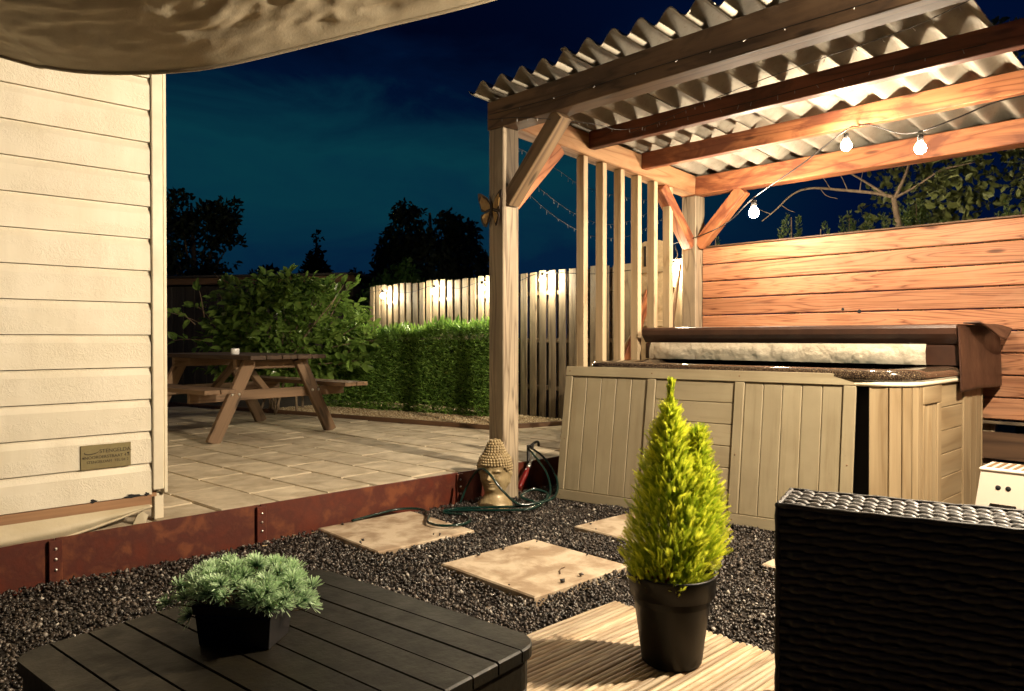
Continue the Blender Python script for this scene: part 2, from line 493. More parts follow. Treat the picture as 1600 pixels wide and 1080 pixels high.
def streaky(name, c1, c2, dirt, rough=0.5):
    m, nt, b = mat_base(name, c1, rough)
    c = ramp(nt, ntex(nt, coords(nt), 4, 5), ((0.35, c1), (0.65, c2)))
    d = ramp(nt, ntex(nt, coords(nt, (1.4, 22, 22)), 1.0, 5, 0.65, 0.3), ((0.50, (0, 0, 0)), (0.74, (1, 1, 1))))
    c = mix(nt, math_n(nt, 'MULTIPLY', d, 0.55), c, dirt)
    sp = ramp(nt, ntex(nt, coords(nt), 60, 3), ((0.66, (0, 0, 0)), (0.74, (1, 1, 1))))
    c = mix(nt, math_n(nt, 'MULTIPLY', sp, 0.3), c, dirt)
    nt.links.new(rnd_tint(nt, c, 0.10), b.inputs["Base Color"])
    bump(nt, b, ntex(nt, coords(nt, (3, 60, 60)), 1.0, 3), 0.12, 0.002)
    return m
M['cab'] = streaky('greige_resin_streaked', (0.31, 0.262, 0.168), (0.26, 0.215, 0.135), (0.17, 0.125, 0.065))
M['black'] = mat_base('black_void', (0.008, 0.008, 0.009), 0.8)[0]
def granite():
    m, nt, b = mat_base('granite_acrylic', (0.03, 0.02, 0.015), 0.12)
    v = coords(nt)
    c = ramp(nt, ntex(nt, v, 180, 3), ((0.45, (0.022, 0.014, 0.010)), (0.62, (0.09, 0.06, 0.035)), (0.72, (0.4, 0.32, 0.2))))
    nt.links.new(c, b.inputs["Base Color"]); b.inputs["Coat Weight"].default_value = 0.5
    return m
M['granite'] = granite()
M['water'] = mat_base('tub_water', (0.02, 0.05, 0.06), 0.05)[0]
M['vinyl'] = mottled('brown_vinyl', (0.062, 0.027, 0.016), (0.040, 0.017, 0.010), 6, 0.42, bstr=0.3, bscale=14, bdist=0.01)
M['lining'] = mottled('cover_lining', (0.64, 0.57, 0.45), (0.54, 0.46, 0.34), 4, 0.5, bstr=0.9, bscale=11, bdist=0.02)
M['white_plastic'] = mat_base('white_plastic', (0.70, 0.62, 0.52), 0.4)[0]
M['grip'] = mat_base('brown_grip', (0.20, 0.12, 0.06), 0.7)[0]
M['pot'] = mat_base('black_plastic_pot', (0.004, 0.0037, 0.003), 0.42, 0, 0.25)[0]
M['planter'] = mat_base('black_glazed_box', (0.010, 0.009, 0.009), 0.3)[0]
M['tbl'] = mottled('grey_brown_plastic', (0.013, 0.0105, 0.0062), (0.006, 0.005, 0.0032), 14, 0.5, bstr=0.25, bscale=60, spec=0.22)
M['rattan'] = mottled('dark_rattan', (0.016, 0.0125, 0.0095), (0.007, 0.006, 0.005), 30, 0.48, bstr=0.1, spec=0.4)
M['cushion'] = mat_base('dark_cushion', (0.03, 0.03, 0.032), 0.9)[0]
M['gold'] = mottled('golden_stone', (0.40, 0.31, 0.17), (0.25, 0.18, 0.085), 14, 0.42, bstr=0.3, bscale=120, metal=0.1)
M['hose'] = mat_base('green_hose', (0.004, 0.022, 0.017), 0.18)[0]
M['red'] = mat_base('red_plastic', (0.14, 0.008, 0.007), 0.35)[0]
M['cable'] = mat_base('black_cable', (0.012, 0.010, 0.009), 0.5)[0]
M['led'] = mat_base('clear_led_tip', (0.35, 0.33, 0.30), 0.12)[0]
M['wing'] = mottled('butterfly_wing', (0.42, 0.27, 0.10), (0.32, 0.19, 0.06), 30, 0.5)
M['wing_edge'] = mat_base('butterfly_edge', (0.035, 0.018, 0.010), 0.5)[0]
M['bulb'] = emit('lit_bulb', WARM, BULB_STRENGTH)
M['fbulb'] = emit('lit_fence_bulb', FENCE_WARM, FENCE_BULB_STRENGTH)
M['lampglow'] = emit('added_lamp_globe', WARM, LAMP_STRENGTH)
M['glass'] = mat_base('frosted_jar', (0.75, 0.75, 0.74), 0.2)[0]
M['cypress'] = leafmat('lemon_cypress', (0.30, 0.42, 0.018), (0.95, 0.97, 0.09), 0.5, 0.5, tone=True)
M['twig'] = mat_base('brown_twig', (0.11, 0.065, 0.035), 0.8)[0]
M['bark'] = mottled('grey_bark', (0.22, 0.16, 0.10), (0.13, 0.09, 0.055), 18, 0.85, bstr=0.6)
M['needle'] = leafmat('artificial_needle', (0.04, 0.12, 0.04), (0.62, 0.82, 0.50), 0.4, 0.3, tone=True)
M['fig'] = leafmat('fig_leaf', (0.07, 0.15, 0.026), (0.27, 0.40, 0.09), 0.18, 0.4)
M['hedge'] = leafmat('hedge_needle', (0.09, 0.20, 0.032), (0.32, 0.52, 0.10), 0.42, 0.35, tone=True)
M['evergreen'] = leafmat('evergreen_leaf', (0.025, 0.05, 0.010), (0.07, 0.10, 0.02), 0.5, 0.25, tone=True)
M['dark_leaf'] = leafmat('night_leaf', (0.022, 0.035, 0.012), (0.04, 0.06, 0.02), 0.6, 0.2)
M['apple'] = leafmat('apple_leaf', (0.10, 0.13, 0.035), (0.20, 0.22, 0.07), 0.5, 0.3)
M['red_leaf'] = leafmat('red_leaf', (0.20, 0.03, 0.01), (0.30, 0.06, 0.015), 0.5, 0.3)

# ================================================================== SETTING
# terrain sheet reaching past everything seen
V = [(-60, -60, -0.03), (120, -60, -0.03), (120, 120, -0.03), (-60, 120, -0.03)]
tag(wmesh('ground', V, [(0, 1, 2, 3)], M['soil'], origin=(0, 0, -0.03)), kind='structure')

# --- gravel of dark chips (nobody could count them)
DECK = (0.30, 2.24, -0.35, 1.78)
SLABS = [(2.00, 2.60, 3.00, 3.60), (2.09, 2.70, 2.05, 2.65), (3.03, 3.63, 2.07, 2.67), (3.15, 3.75, 1.05, 1.65)]
def chips(name, n, xr, yr, smin, smax, zf, keep, mat, label, cat, tone_pow=1.0):
    x = RNG.uniform(*xr, n); y = RNG.uniform(*yr, n)
    k = keep(x, y); x, y = x[k], y[k]; n = len(x)
    s = smin + (smax - smin) * RNG.uniform(0, 1, n) ** 1.6
    base = np.array([(1, 0, 0), (-1, 0, 0), (0, 1, 0), (0, -1, 0), (0, 0, 1), (0, 0, -1)], float)
    fc = np.array([(0, 2, 4), (2, 1, 4), (1, 3, 4), (3, 0, 4), (2, 0, 5), (1, 2, 5), (3, 1, 5), (0, 3, 5)])
    v = base[None] * RNG.uniform(0.55, 1.15, (n, 6, 1)) + RNG.normal(0, 0.18, (n, 6, 3))
    q = RNG.normal(size=(n, 4)); q /= np.linalg.norm(q, axis=1)[:, None]
    w, a, b, c = q.T
    Rm = np.stack([1 - 2 * (b * b + c * c), 2 * (a * b - w * c), 2 * (a * c + w * b),
                   2 * (a * b + w * c), 1 - 2 * (a * a + c * c), 2 * (b * c - w * a),
                   2 * (a * c - w * b), 2 * (b * c + w * a), 1 - 2 * (a * a + b * b)], 1).reshape(n, 3, 3)
    v = np.einsum('nij,nkj->nki', Rm, v) * s[:, None, None]
    v += np.stack([x, y, zf(x, y) + RNG.uniform(0, 0.010, n)], 1)[:, None]
    F = (np.arange(n)[:, None, None] * 6 + fc[None]).reshape(-1, 3)
    t = np.repeat(RNG.uniform(0, 1, n) ** tone_pow, 6)
    o = wmesh(name, v.reshape(-1, 3), F, mat, attr=t, origin=(x.mean(), y.mean(), 0))
    return tag(o, label, cat, kind='stuff')
def inside(x, y, r, g=0.0): return (x > r[0] + g) & (x < r[1] - g) & (y > r[2] + g) & (y < r[3] - g)
def keep_g(x, y):
    k = (y < 3.60) & ~inside(x, y, DECK, 0.02)
    for s in SLABS:
        k &= ~inside(x, y, s, 0.05)
        k &= ~inside(x, y, s, 0.0) | (RNG.random(len(x)) < 0.012)
    k &= ~((x > 3.95) & (y > 1.3)) & (x + 0.35 * y > 0.9) 
    return k
def gz(x, y):
    z = 0.004 + 0.010 * np.sin(x * 5.1 + np.sin(y * 4)) * np.sin(y * 6.3)
    for s in SLABS: z = np.where(inside(x, y, s, 0.0), 0.028, z)
    return z
chips('gravel', 95000, (0.0, 4.9), (0.35, 3.60), 0.0050, 0.0138, gz, keep_g, M['chips'],
      'dark lava chip gravel between the stepping slabs and rusty edging', 'gravel', 1.0)

# --- raised patio of long concrete pavers, each its own piece
PZ = 0.19
patio = wmesh('patio', [(0.0, 3.662, 0.165), (6.2, 3.662, 0.165), (6.2, 10.2, 0.165), (0.0, 10.2, 0.165)], [(0, 1, 2, 3)], M['joint'], origin=(3, 6, 0.165))
tag(patio, kind='structure')
def clip(poly, n, d):            # keep n.p >= d
    out = []
    for i in range(len(poly)):
        a, b = np.array(poly[i]), np.array(poly[(i + 1) % len(poly)])
        da, db = a @ n - d, b @ n - d
        if da >= 0: out.append(tuple(a))
        if (da >= 0) != (db >= 0): out.append(tuple(a + (b - a) * (da / (da - db))))
    return out
KA, KB, KC = np.array((3.30, 10.2)), np.array((4.66, 5.13)), np.array((5.62, 4.86))
rot = R(4.5); ux = np.array((math.cos(rot), math.sin(rot))); uy = np.array((-math.sin(rot), math.cos(rot)))
org = np.array((1.81, 3.64))
kd = (KA - KB) / np.linalg.norm(KA - KB); kn = np.array((-kd[1], kd[0]))      # normal to the bed edge
if kn[0] > 0: kn = -kn
kd2 = (KC - KB) / np.linalg.norm(KC - KB); kn2 = np.array((kd2[1], -kd2[0]))
if kn2[1] > 0: kn2 = -kn2
for i in range(-4, 16):
    for j in range(-3, 13):
        o0 = org + ux * i * 0.305 + uy * (j * 0.605 + (0.30 if i % 2 else 0.0) - 0.28)
        g = 0.0055
        q = [o0 + ux * g + uy * g, o0 + ux * (0.305 - g) + uy * g, o0 + ux * (0.305 - g) + uy * (0.605 - g), o0 + ux * g + uy * (0.605 - g)]
        q = clip([tuple(p) for p in q], np.array((0, 1.0)), 3.662)
        if len(q) > 2: q = clip(q, np.array((0, -1.0)), -9.6)
        if len(q) > 2 and o0[1] > 4.6 and o0[0] > 2.6:
            # outside the bed: left of the long edge or in front of the short one
            cc = np.mean(q, axis=0)
            if (cc - KB) @ kn2 > (cc - KB) @ kn: q = clip(q, kn2, KB @ kn2 + 0.004)
            else: q = clip(q, kn, KB @ kn + 0.004)
        if len(q) < 3: continue
        q = np.array(q); c = q.mean(axis=0)
        if c[0] > 5.7 or c[0] < 0.9: continue
        if np.ptp(q[:, 0]) < 0.03 or np.ptp(q[:, 1]) < 0.03: continue
        h = random.uniform(-0.0025, 0.0025)
        prism('paver', q, 0.15, PZ + h, M['paver'], patio, 0.007)

# --- planting bed with pale pebbles
bed = wmesh('planting_bed', [(*KB, 0.205), (*KC, 0.205), (5.9, 4.86, 0.205), (5.9, 10.2, 0.205), (*KA, 0.205)], [(0, 1, 2, 3, 4)], M['joint'], origin=(5, 7, 0.205))
tag(bed, kind='structure')
def keep_b(x, y):
    p = np.stack([x, y], 1)
    return ((p - KB) @ kn < -0.02) & ((p - KB) @ kn2 < -0.02) & (x < 5.62)
chips('pebbles', 30000, (3.9, 5.65), (4.85, 8.3), 0.006, 0.013, lambda x, y: 0.207 + 0 * x, keep_b, M['pebble'],
      'pale yellow pebbles in the bed in front of the hedge', 'pebbles')
kerb = thing('bed_edging', (*KB, 0.15), 'low dark timber edging board between the patio and pebble bed', 'edging')
for a, b in ((KA, KB), (KB, KC)):
    beam('board', (*a, 0.195), (*b, 0.195), 0.03, 0.075, M['dark_timber'], kerb)

# --- lawn / dark yard far behind
lawn = wmesh('lawn', [(-30, 9.62, 0.16), (60, 9.62, 0.16), (60, 80, 0.16), (-30, 80, 0.16)], [(0, 1, 2, 3)], M['lawn'], origin=(0, 30, 0.16))
tag(lawn, kind='structure')
lawn2 = wmesh('lawn', [(5.92, -20, 0.1), (60, -20, 0.1), (60, 9.6, 0.1), (5.92, 9.6, 0.1)], [(0, 1, 2, 3)], M['lawn'], origin=(20, 0, 0.1))
tag(lawn2, kind='structure')

# --- stepping slabs
SL = ['square stepping slab beside the rusty edging with the hose lying across it', 'square stepping slab in the middle of the dark gravel',
      'square stepping slab behind the potted conifer in front of leaning panel', 'square stepping slab mostly hidden behind the rattan chair']
for s, lab in zip(SLABS, SL):
    x0, x1, y0, y1 = s
    a = R(random.uniform(-2, 2)); c = np.array(((x0 + x1) / 2, (y0 + y1) / 2)); h = 0.3
    q = [c + np.array((dx * math.cos(a) - dy * math.sin(a), dx * math.sin(a) + dy * math.cos(a))) for dx, dy in ((-h, -h), (h, -h), (h, h), (-h, h))]
    o = prism('stepping_slab', q, -0.02, 0.024, M['slabm'], None, 0.006)
    tag(o, lab, 'paving slab', 'stepping slabs in the gravel')

# --- rusty steel edging along the patio
st = thing('steel_edging', (2.5, 3.64, 0), 'rusty red steel edging holding up the raised patio', 'edging')
xs = [-0.9, 0.78, 1.70, 3.02, 4.3, 5.5]
for a, b in zip(xs[:-1], xs[1:]):
    box('steel_panel', a + 0.002, b - 0.002, 3.640, 3.655, -0.02, 0.192, M['corten'], st, 0.0015)
for x in xs[1:5]:
    s_ = box('stake', x - 0.025, x + 0.025, 3.622, 3.6385, -0.02, 0.185, M['corten'], st, 0.002)
    for z in (0.06, 0.105, 0.15):
        V, F = lathe_np([(0.0, 0.006), (0.004, 0.0055), (0.0065, 0.002), (0.007, 0.0)], 10)
        V = np.c_[V[:, 0], -V[:, 2], V[:, 1]] + (x, 3.6215, z)
        wmesh('rivet', V, F, M['bolt'], s_, True)

# ================================================================== HOUSE
HX, HY = 1.235, 3.68
house = thing('clapboard_house', (0, HY, 0.2), 'cream painted clapboard house wall with flaking paint beside the patio', 'house')
box('wall_core', -3.0, HX - 0.02, HY + 0.022, HY + 4.5, 0.30, 2.9, M['sill'], house, 0)
PIT = 0.1497
z0 = 0.305 + 0.011
def siding(zb, axis):
    zt = zb + PIT - 0.003
    if axis == 0:
        pr = [(HY + 0.021, zb), (HY - 0.001, zb), (HY, zb + 0.112), (HY + 0.010, zb + 0.138), (HY + 0.010, zt), (HY + 0.021, zt)]
        return extrude_profile('siding_board', pr, 0, -3.0, HX - 0.048, M['paint'], house)
    xo = HX - 0.02
    pr = [(xo + 0.0005, zb), (xo + 0.02, zb), (xo + 0.019, zb + 0.112), (xo + 0.010, zb + 0.138), (xo + 0.010, zt), (xo + 0.0005, zt)]
    return extrude_profile('siding_board', pr, 1, HY + 0.055, HY + 4.5, M['paint'], house)
for i in range(17):
    siding(z0 + i * PIT, 0); siding(z0 + i * PIT, 1)
box('corner_board', HX - 0.046, HX + 0.004, HY - 0.012, HY + 0.020, 0.335, 2.9, M['trim'], house, 0.004)
box('corner_board', HX + 0.006, HX + 0.022, HY - 0.006, HY + 0.052, 0.315, 2.9, M['trim'], house, 0.003)
box('sill_board', -3.0, HX - 0.05, HY - 0.004, HY + 0.020, 0.262, z0 - 0.004, M['sill'], house, 0.003)
box('foundation_post', HX - 0.03, HX + 0.012, HY + 0.022, HY + 0.07, 0.19, 0.312, M['trim'], house, 0.003)
# roof slab above the frame
box('roof', -3.4, HX + 0.35, HY - 0.35, HY + 4.8, 2.93, 3.05, M['dark_timber'], house, 0.01)
# rotten notches in the lowest board's edge
for nx, w in ((0.94, 0.016), (1.105, 0.045), (1.165, 0.014)):
    P = [(nx + w * math.cos(t) * (0.8 + 0.35 * math.sin(5 * t + nx * 9)), z0 + 0.004 + 0.010 * math.sin(t) * (0.8 + 0.3 * math.cos(3 * t))) for t in np.linspace(0, 2 * math.pi, 14, endpoint=False)]
    V = [(x, HY - 0.0035, z) for x, z in P] + [(x, HY + 0.004, z) for x, z in P]
    n = len(P)
    F = [tuple(range(n)), tuple(range(2 * n - 1, n - 1, -1))] + [(i, n + i, n + (i + 1) % n, (i + 1) % n) for i in range(n)]
    wmesh('rot_hole', V, F, M['black'], house)

# name plate
PXC, PZC = 0.9915, 0.518
plate = thing('name_plate', (PXC, HY - 0.008, PZC), 'small brass maker plate with dark lettering on the clapboard wall', 'sign')
box('plate', PXC - 0.1035, PXC + 0.1035, HY - 0.006, HY - 0.002, PZC - 0.054, PZC + 0.054, M['plate'], plate, 0.0015)
def text(body, x, z, size, parent, align='LEFT', y=HY - 0.0068):
    cu = bpy.data.curves.new('lettering', 'FONT')
    cu.body = body; cu.size = size; cu.extrude = 0.0003; cu.align_x = align
    cu.materials.append(M['ink'])
    tmp = bpy.data.objects.new('lettering_curve', cu)
    me = bpy.data.meshes.new_from_object(tmp); bpy.data.objects.remove(tmp)
    o = bpy.data.objects.new('lettering', me)
    return place(o, Matrix.Translation((x, y, z)) @ Matrix.Rotation(R(90), 4, 'X'), parent)
text('STENGELDA.', PXC - 0.028, PZC + 0.016, 0.0235, plate)
text('NOORDERSTRAAT 4 K', PXC - 0.088, PZC - 0.008, 0.0185, plate)
text('STENGELDAM  TEL 04 2', PXC - 0.080, PZC - 0.028, 0.0165, plate)
# swoosh emblem: two flattened ovals
for dx, dz, a, b_, mt in ((-0.060, 0.022, 0.030, 0.011, 'ink'), (-0.058, 0.025, 0.029, 0.0095, 'plate')):
    P = [(PXC + dx + a * math.cos(t), PZC + dz + b_ * math.sin(t) + 0.1 * a * math.cos(t)) for t in np.linspace(0, 2 * math.pi, 28, endpoint=False)]
    y = HY - 0.0066 if mt == 'ink' else HY - 0.0071
    V = [(x, y, z) for x, z in P] + [(x, y + 0.0008, z) for x, z in P]
    n = len(P)
    F = [tuple(range(n)), tuple(range(2 * n - 1, n - 1, -1))] + [(i, n + i, n + (i + 1) % n, (i + 1) % n) for i in range(n)]
    wmesh('emblem', V, F, M[mt], plate)
for sx, sz in ((-0.092, -0.002), (0.092, 0.006)):
    V, F = lathe_np([(0.0, 0.0022), (0.003, 0.002), (0.0042, 0.0)], 12)
    V = np.c_[V[:, 0], -V[:, 2], V[:, 1]] + (PXC + sx, HY - 0.0062, PZC + sz)
    wmesh('screw', V, F, M['ink'], plate, True)

# tarpaulin skirt hanging below the sill
nx_, nz_ = 90, 14
V = []
for i in range(nx_ + 1):
    x = -1.2 + (1.2 + HX - 0.06) * i / nx_
    f = max(0.0, (x - 0.75) / 0.44)
    zb = 0.186 + 0.082 * f ** 1.6 + 0.006 * math.sin(x * 7)
    for j in range(nz_ + 1):
        t = j / nz_
        z = 0.272 * (1 - t) + zb * t
        y = HY - 0.008 - 0.030 * math.sin(t * 2.6) - 0.012 * t + 0.007 * math.sin(9 * x + 6 * t + 2 * math.sin(3 * x)) * t + 0.004 * mnoise.noise((x * 14, z * 30, 1))
        V.append((x, min(y, HY - 0.006), z))
F = [(i * (nz_ + 1) + j, (i + 1) * (nz_ + 1) + j, (i + 1) * (nz_ + 1) + j + 1, i * (nz_ + 1) + j + 1) for i in range(nx_) for j in range(nz_)]
tp = thing('tarpaulin_skirt', (0.3, HY - 0.03, 0.19), 'cream tarpaulin skirt sagging below the bottom of the clapboard wall', 'tarpaulin')
wmesh('cloth', V, F, M['tarp'], tp, True)
hem = [V[i * (nz_ + 1) + nz_] for i in range(nx_ + 1)]
tube('hem', hem, 0.006, M['tarp'], tp, 6)
fold = [(1.13, 3.665, 0.225), (1.165, 3.66, 0.215), (1.19, 3.66, 0.255), (1.178, 3.668, 0.27)]
V = [(1.10, 3.668, 0.19), (1.15, 3.655, 0.192), (1.165, 3.66, 0.225), (1.14, 3.667, 0.245), (1.12, 3.669, 0.23)]
wmesh('cloth_end', V + [(x, y + 0.008, z) for x, y, z in V], [(0, 1, 2, 3, 4), (9, 8, 7, 6, 5)] + [(i, 5 + i, 5 + (i + 1) % 5, (i + 1) % 5) for i in range(5)], M['tarp'], tp)

# ================================================================== SHADE SAIL over the seating corner
edge = smooth_path([(-0.30, 3.20, 2.14), (0.473, 2.885, 1.962), (0.59, 2.775, 1.925), (0.697, 2.67, 1.908), (0.846, 2.526, 1.909), (0.996, 2.383, 1.933), (1.22, 2.169, 2.006), (1.37, 2.026, 2.058), (1.609, 1.798, 2.140), (2.1, 1.33, 2.33), (2.6, 0.9, 2.52)], 22)
ne = len(edge); nt_ = 230
arc_l = np.r_[0, np.cumsum(np.linalg.norm(np.diff(edge, axis=0), axis=1))]
V = []
for i in range(ne):
    e = edge[i]
    for j in range(nt_ + 1):
        t = j / nt_
        p = e + np.array((-0.72, -0.69, 0.0)) * t * 2.6
        p[2] = e[2] * (1 - t) + 2.42 * t + 0.30 * t * (1 - t)
        sm, dm = arc_l[i], t * 2.6
        k_ = min(1, t * 16)
        w = 0.014 * abs(mnoise.noise((sm * 0.8, dm * 5.0 + 0.6 * sm, 0.3)))
        w += 0.012 * abs(mnoise.noise((sm * 1.7 + dm * 1.2, dm * 10.0, 3.3)))
        w += 0.016 * abs(mnoise.noise((sm * 4.0 - dm * 3.0, dm * 17.0 + sm, 5.7)))
        w += 0.013 * abs(mnoise.noise((sm * 10, dm * 30, 9.1)))
        w = (w - 0.009) * k_
        p[2] += w
        V.append(p)
F = np.array([(i * (nt_ + 1) + j, (i + 1) * (nt_ + 1) + j, (i + 1) * (nt_ + 1) + j + 1, i * (nt_ + 1) + j + 1) for i in range(ne - 1) for j in range(nt_)])
sail = thing('shade_sail', (0.9, 2.4, 1.9), 'wrinkled tan cloth shade sail sagging overhead at the top left', 'shade sail')
wmesh('cloth', np.array(V), F, M['sail'], sail, True)
tube('hem', edge, 0.007, M['sail'], sail, 6)

# ================================================================== PERGOLA
def rz_(x): return 2.595 - 0.075 * (x - 3.33)          # height of the roof bearing line
pg = thing('pergola', (3.33, 3.55, 0), 'timber pergola with corrugated roof sheltering the hot tub', 'pergola')
Y_R = -0.50
box('post', 3.26, 3.40, 3.48, 3.62, -0.05, 2.403, M['post'], pg, 0.006)
box('post', 5.505, 5.645, 3.482, 3.622, -0.05, 2.262, M['post'], pg, 0.006)
box('post', 3.26, 3.40, Y_R - 0.07, Y_R + 0.07, -0.05, 2.403, M['post'], pg, 0.006)
box('post', 5.505, 5.645, Y_R - 0.07, Y_R + 0.07, -0.05, 2.262, M['post'], pg, 0.006)
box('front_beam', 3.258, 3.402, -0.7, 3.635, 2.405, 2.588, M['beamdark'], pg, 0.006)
box('rear_beam', 5.503, 5.643, -0.7, 3.635, 2.264, 2.420, M['timber'], pg, 0.006)
beam('header_beam', (3.404, 3.55, 2.405 + 0.088), (5.50, 3.55, 2.262 + 0.083), 0.138, 0.158, M['header'], pg, bev=0.006)
beam('header_beam', (3.404, Y_R, 2.405 + 0.088), (5.50, Y_R, 2.262 + 0.083), 0.138, 0.158, M['header'], pg, bev=0.006)
box('purlin', 4.10, 4.165, Y_R + 0.07, 3.479, 2.408, 2.533, M['stained_shaded'], pg, 0.004)
box('purlin', 4.73, 4.795, Y_R + 0.07, 3.479, 2.362, 2.486, M['timber'], pg, 0.004)
def brace(a, b, w, h, up, mt='timber'): return beam('brace', a, b, w, h, M[mt], pg, up, 0.005)
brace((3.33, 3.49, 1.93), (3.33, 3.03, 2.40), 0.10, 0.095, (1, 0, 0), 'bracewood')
brace((3.39, 3.55, 1.93), (3.84, 3.55, 2.376), 0.10, 0.095, (0, 1, 0))
brace((5.575, 3.49, 1.84), (5.575, 3.08, 2.262), 0.10, 0.095, (1, 0, 0))
brace((5.515, 3.55, 1.84), (5.07, 3.55, 2.285), 0.10, 0.095, (0, 1, 0))
for k in range(6):
    x = 4.10 + 0.2155 * k
    ht = 2.405 + 0.009 - 0.0683 * (x - 3.404)
    box('screen_slat', x - 0.024, x + 0.024, 3.505, 3.575, 0.02, ht - 0.004, M['slat'], pg, 0.003)
# corrugated fibre-cement sheets, one object per sheet
lam, amp, th = 0.177, 0.033, 0.006
def sheet(y0, y1, x0, x1, lift):
    n = int((y1 - y0) / lam * 20)
    ys = np.linspace(y0, y1, n + 1)
    xs_ = np.linspace(x0, x1, 9)
    V = []
    for off in (0, th):
        for x in xs_:
            for y in ys:
                V.append((x, y, rz_(x) + amp + lift + amp * math.sin(2 * math.pi * (y - 3.68) / lam) + off))
    a = len(xs_) * (n + 1)
    F = []
    for i in range(len(xs_) - 1):
        for j in range(n):
            p = i * (n + 1) + j
            F.append((p, p + n + 1, p + n + 2, p + 1)); F.append((a + p, a + p + 1, a + p + n + 2, a + p + n + 1))
    for j in range(n):
        F.append((j, j + 1, a + j + 1, a + j)); q = (len(xs_) - 1) * (n + 1) + j
        F.append((q, a + q, a + q + 1, q + 1))
    for i in range(len(xs_) - 1):
        p = i * (n + 1); F.append((p, a + p, a + p + n + 1, p + n + 1)); p += n
        F.append((p, p + n + 1, a + p + n + 1, a + p))
    return wmesh('roof_sheet', V, F, M['roof'], pg, True)
e0 = 3.68
for k in range(4):
    sheet(e0 - 0.9 * (k + 1) + (0 if k else 0), e0 - 0.9 * k + (0.08 if k else 0), 3.14 - (0.015 if k % 2 else 0), 5.80, 0.0095 * (k % 2) + 0.002) if k < 3 else None
for o in list(pg.children):
    if o.name.startswith('roof_sheet'):
        md = o.modifiers.new('es', 'EDGE_SPLIT'); md.split_angle = R(60)

# ================================================================== HORIZONTAL BOARD FENCE behind the tub
bf = thing('board_fence', (5.62, 2.0, 0), 'red brown horizontal board fence behind the hot tub', 'fence')
bh = 0.1445
for k in range(9):
    zt = 1.815 - k * bh
    # two lengths per row, joint off the frame
    box('board', 5.600, 5.628, -0.9, 3.4785, zt - bh + 0.0075, zt, M['cladding'], bf, 0.006)
for ky, kz, kr in ((2.285, 1.262, 0.011), (2.165, 1.243, 0.015), (1.90, 1.25, 0.006), (2.62, 1.125, 0.006)):
    V, F = lathe_np([(0.0, 0.0015), (0.7, 0.0012), (1.0, 0.0)], 12)
    wmesh('knot_hole', np.c_[-V[:, 2], V[:, 0] * kr, V[:, 1] * kr] + (5.5998, ky, kz), F, M['black'], bf)
box('cap', 5.592, 5.66, -0.9, 3.4785, 1.819, 1.832, M['dark_timber'], bf, 0.003)
box('ledge', 5.58, 5.63, -0.9, 3.4785, 0.490, 0.508, M['fence'], bf, 0.003)
box('base_board', 5.600, 5.635, -0.9, 3.4785, 0.26, 0.435, M['dark_timber'], bf, 0.003)
box('base_board', 5.600, 5.635, -0.9, 3.4785, 0.02, 0.215, M['dark_timber'], bf, 0.003)
for y in (-0.8, 1.35):
    box('fence_post', 5.645, 5.715, y - 0.035, y + 0.035, 0, 1.80, M['fence'], bf)

# ================================================================== VERTICAL HIT-AND-MISS FENCE at the back
vf = thing('board_fence', (5.66, 6.3, 0.2), 'weathered hit and miss fence of vertical boards lit by bulbs behind the hedge', 'fence')
y = 3.70; k = 0
while y < 8.75:
    dz = random.uniform(-0.012, 0.012)
    box('board', 5.652, 5.668, y, y + 0.092, 0.2, 1.752 + dz, M['fence'], vf, 0.002)
    dz = random.uniform(-0.012, 0.012)
    box('board', 5.712, 5.728, y + 0.060, y + 0.1745, 0.2, 1.745 + dz, M['fence'], vf, 0.002)
    y += 0.1405
for z in (0.50, 1.00, 1.50):
    box('rail', 5.670, 5.710, 3.70, 8.78, z, z + 0.045, M['fence'], vf)
for y in (5.55, 7.35, 8.80):
    box('fence_post', 5.735, 5.80, y, y + 0.065, 0.1, 1.70, M['fence'], vf)

# ================================================================== HOT TUB
tub = thing('hot_tub', (4.7, 2.35, 0), 'hot tub with tan cabinet and dark speckled rim under the pergola', 'hot tub')
TX0, TX1, TY0, TY1, TR = 3.97, 5.45, 1.30, 3.42, 0.20
def rrect(x0, x1, y0, y1, r, n=8):
    out = []
    for cx, cy, a0 in ((x1 - r, y1 - r, 0), (x0 + r, y1 - r, 90), (x0 + r, y0 + r, 180), (x1 - r, y0 + r, 270)):
        for a in np.linspace(a0, a0 + 90, n):
            out.append((cx + r * math.cos(R(a)), cy + r * math.sin(R(a))))
    return np.array(out)
def ring(name, prof, mat, parent, smooth=True):
    """prof: (inset, z) swept round the tub outline"""
    rows = [np.c_[rrect(TX0 + i, TX1 - i, TY0 + i, TY1 - i, max(TR - i, 0.03)), np.full(32, z)] for i, z in prof]
    V = np.vstack(rows); n = 32; F = []
    for a in range(len(prof) - 1):
        for j in range(n):
            k = (j + 1) % n
            F.append((a * n + j, a * n + k, (a + 1) * n + k, (a + 1) * n + j))
    o = wmesh(name, V, F, mat, parent, smooth)
    bm = bmesh.new(); bm.from_mesh(o.data); bmesh.ops.recalc_face_normals(bm, faces=bm.faces[:]); bm.to_mesh(o.data); bm.free()
    return o
ring('rim', [(0.03, 0.825), (-0.018, 0.828), (-0.030, 0.846), (-0.026, 0.866), (-0.010, 0.882), (0.03, 0.888), (0.14, 0.884), (0.19, 0.86), (0.23, 0.70), (0.26, 0.35), (0.5, 0.30), (0.68, 0.30)], M['granite'], tub)
ring('rim_strip', [(0.02, 0.800), (-0.014, 0.800), (-0.018, 0.812), (-0.014, 0.8235), (0.02, 0.8235)], M['trim'], tub)
rr = rrect(TX0 + 0.215, TX1 - 0.215, TY0 + 0.215, TY1 - 0.215, 0.05)
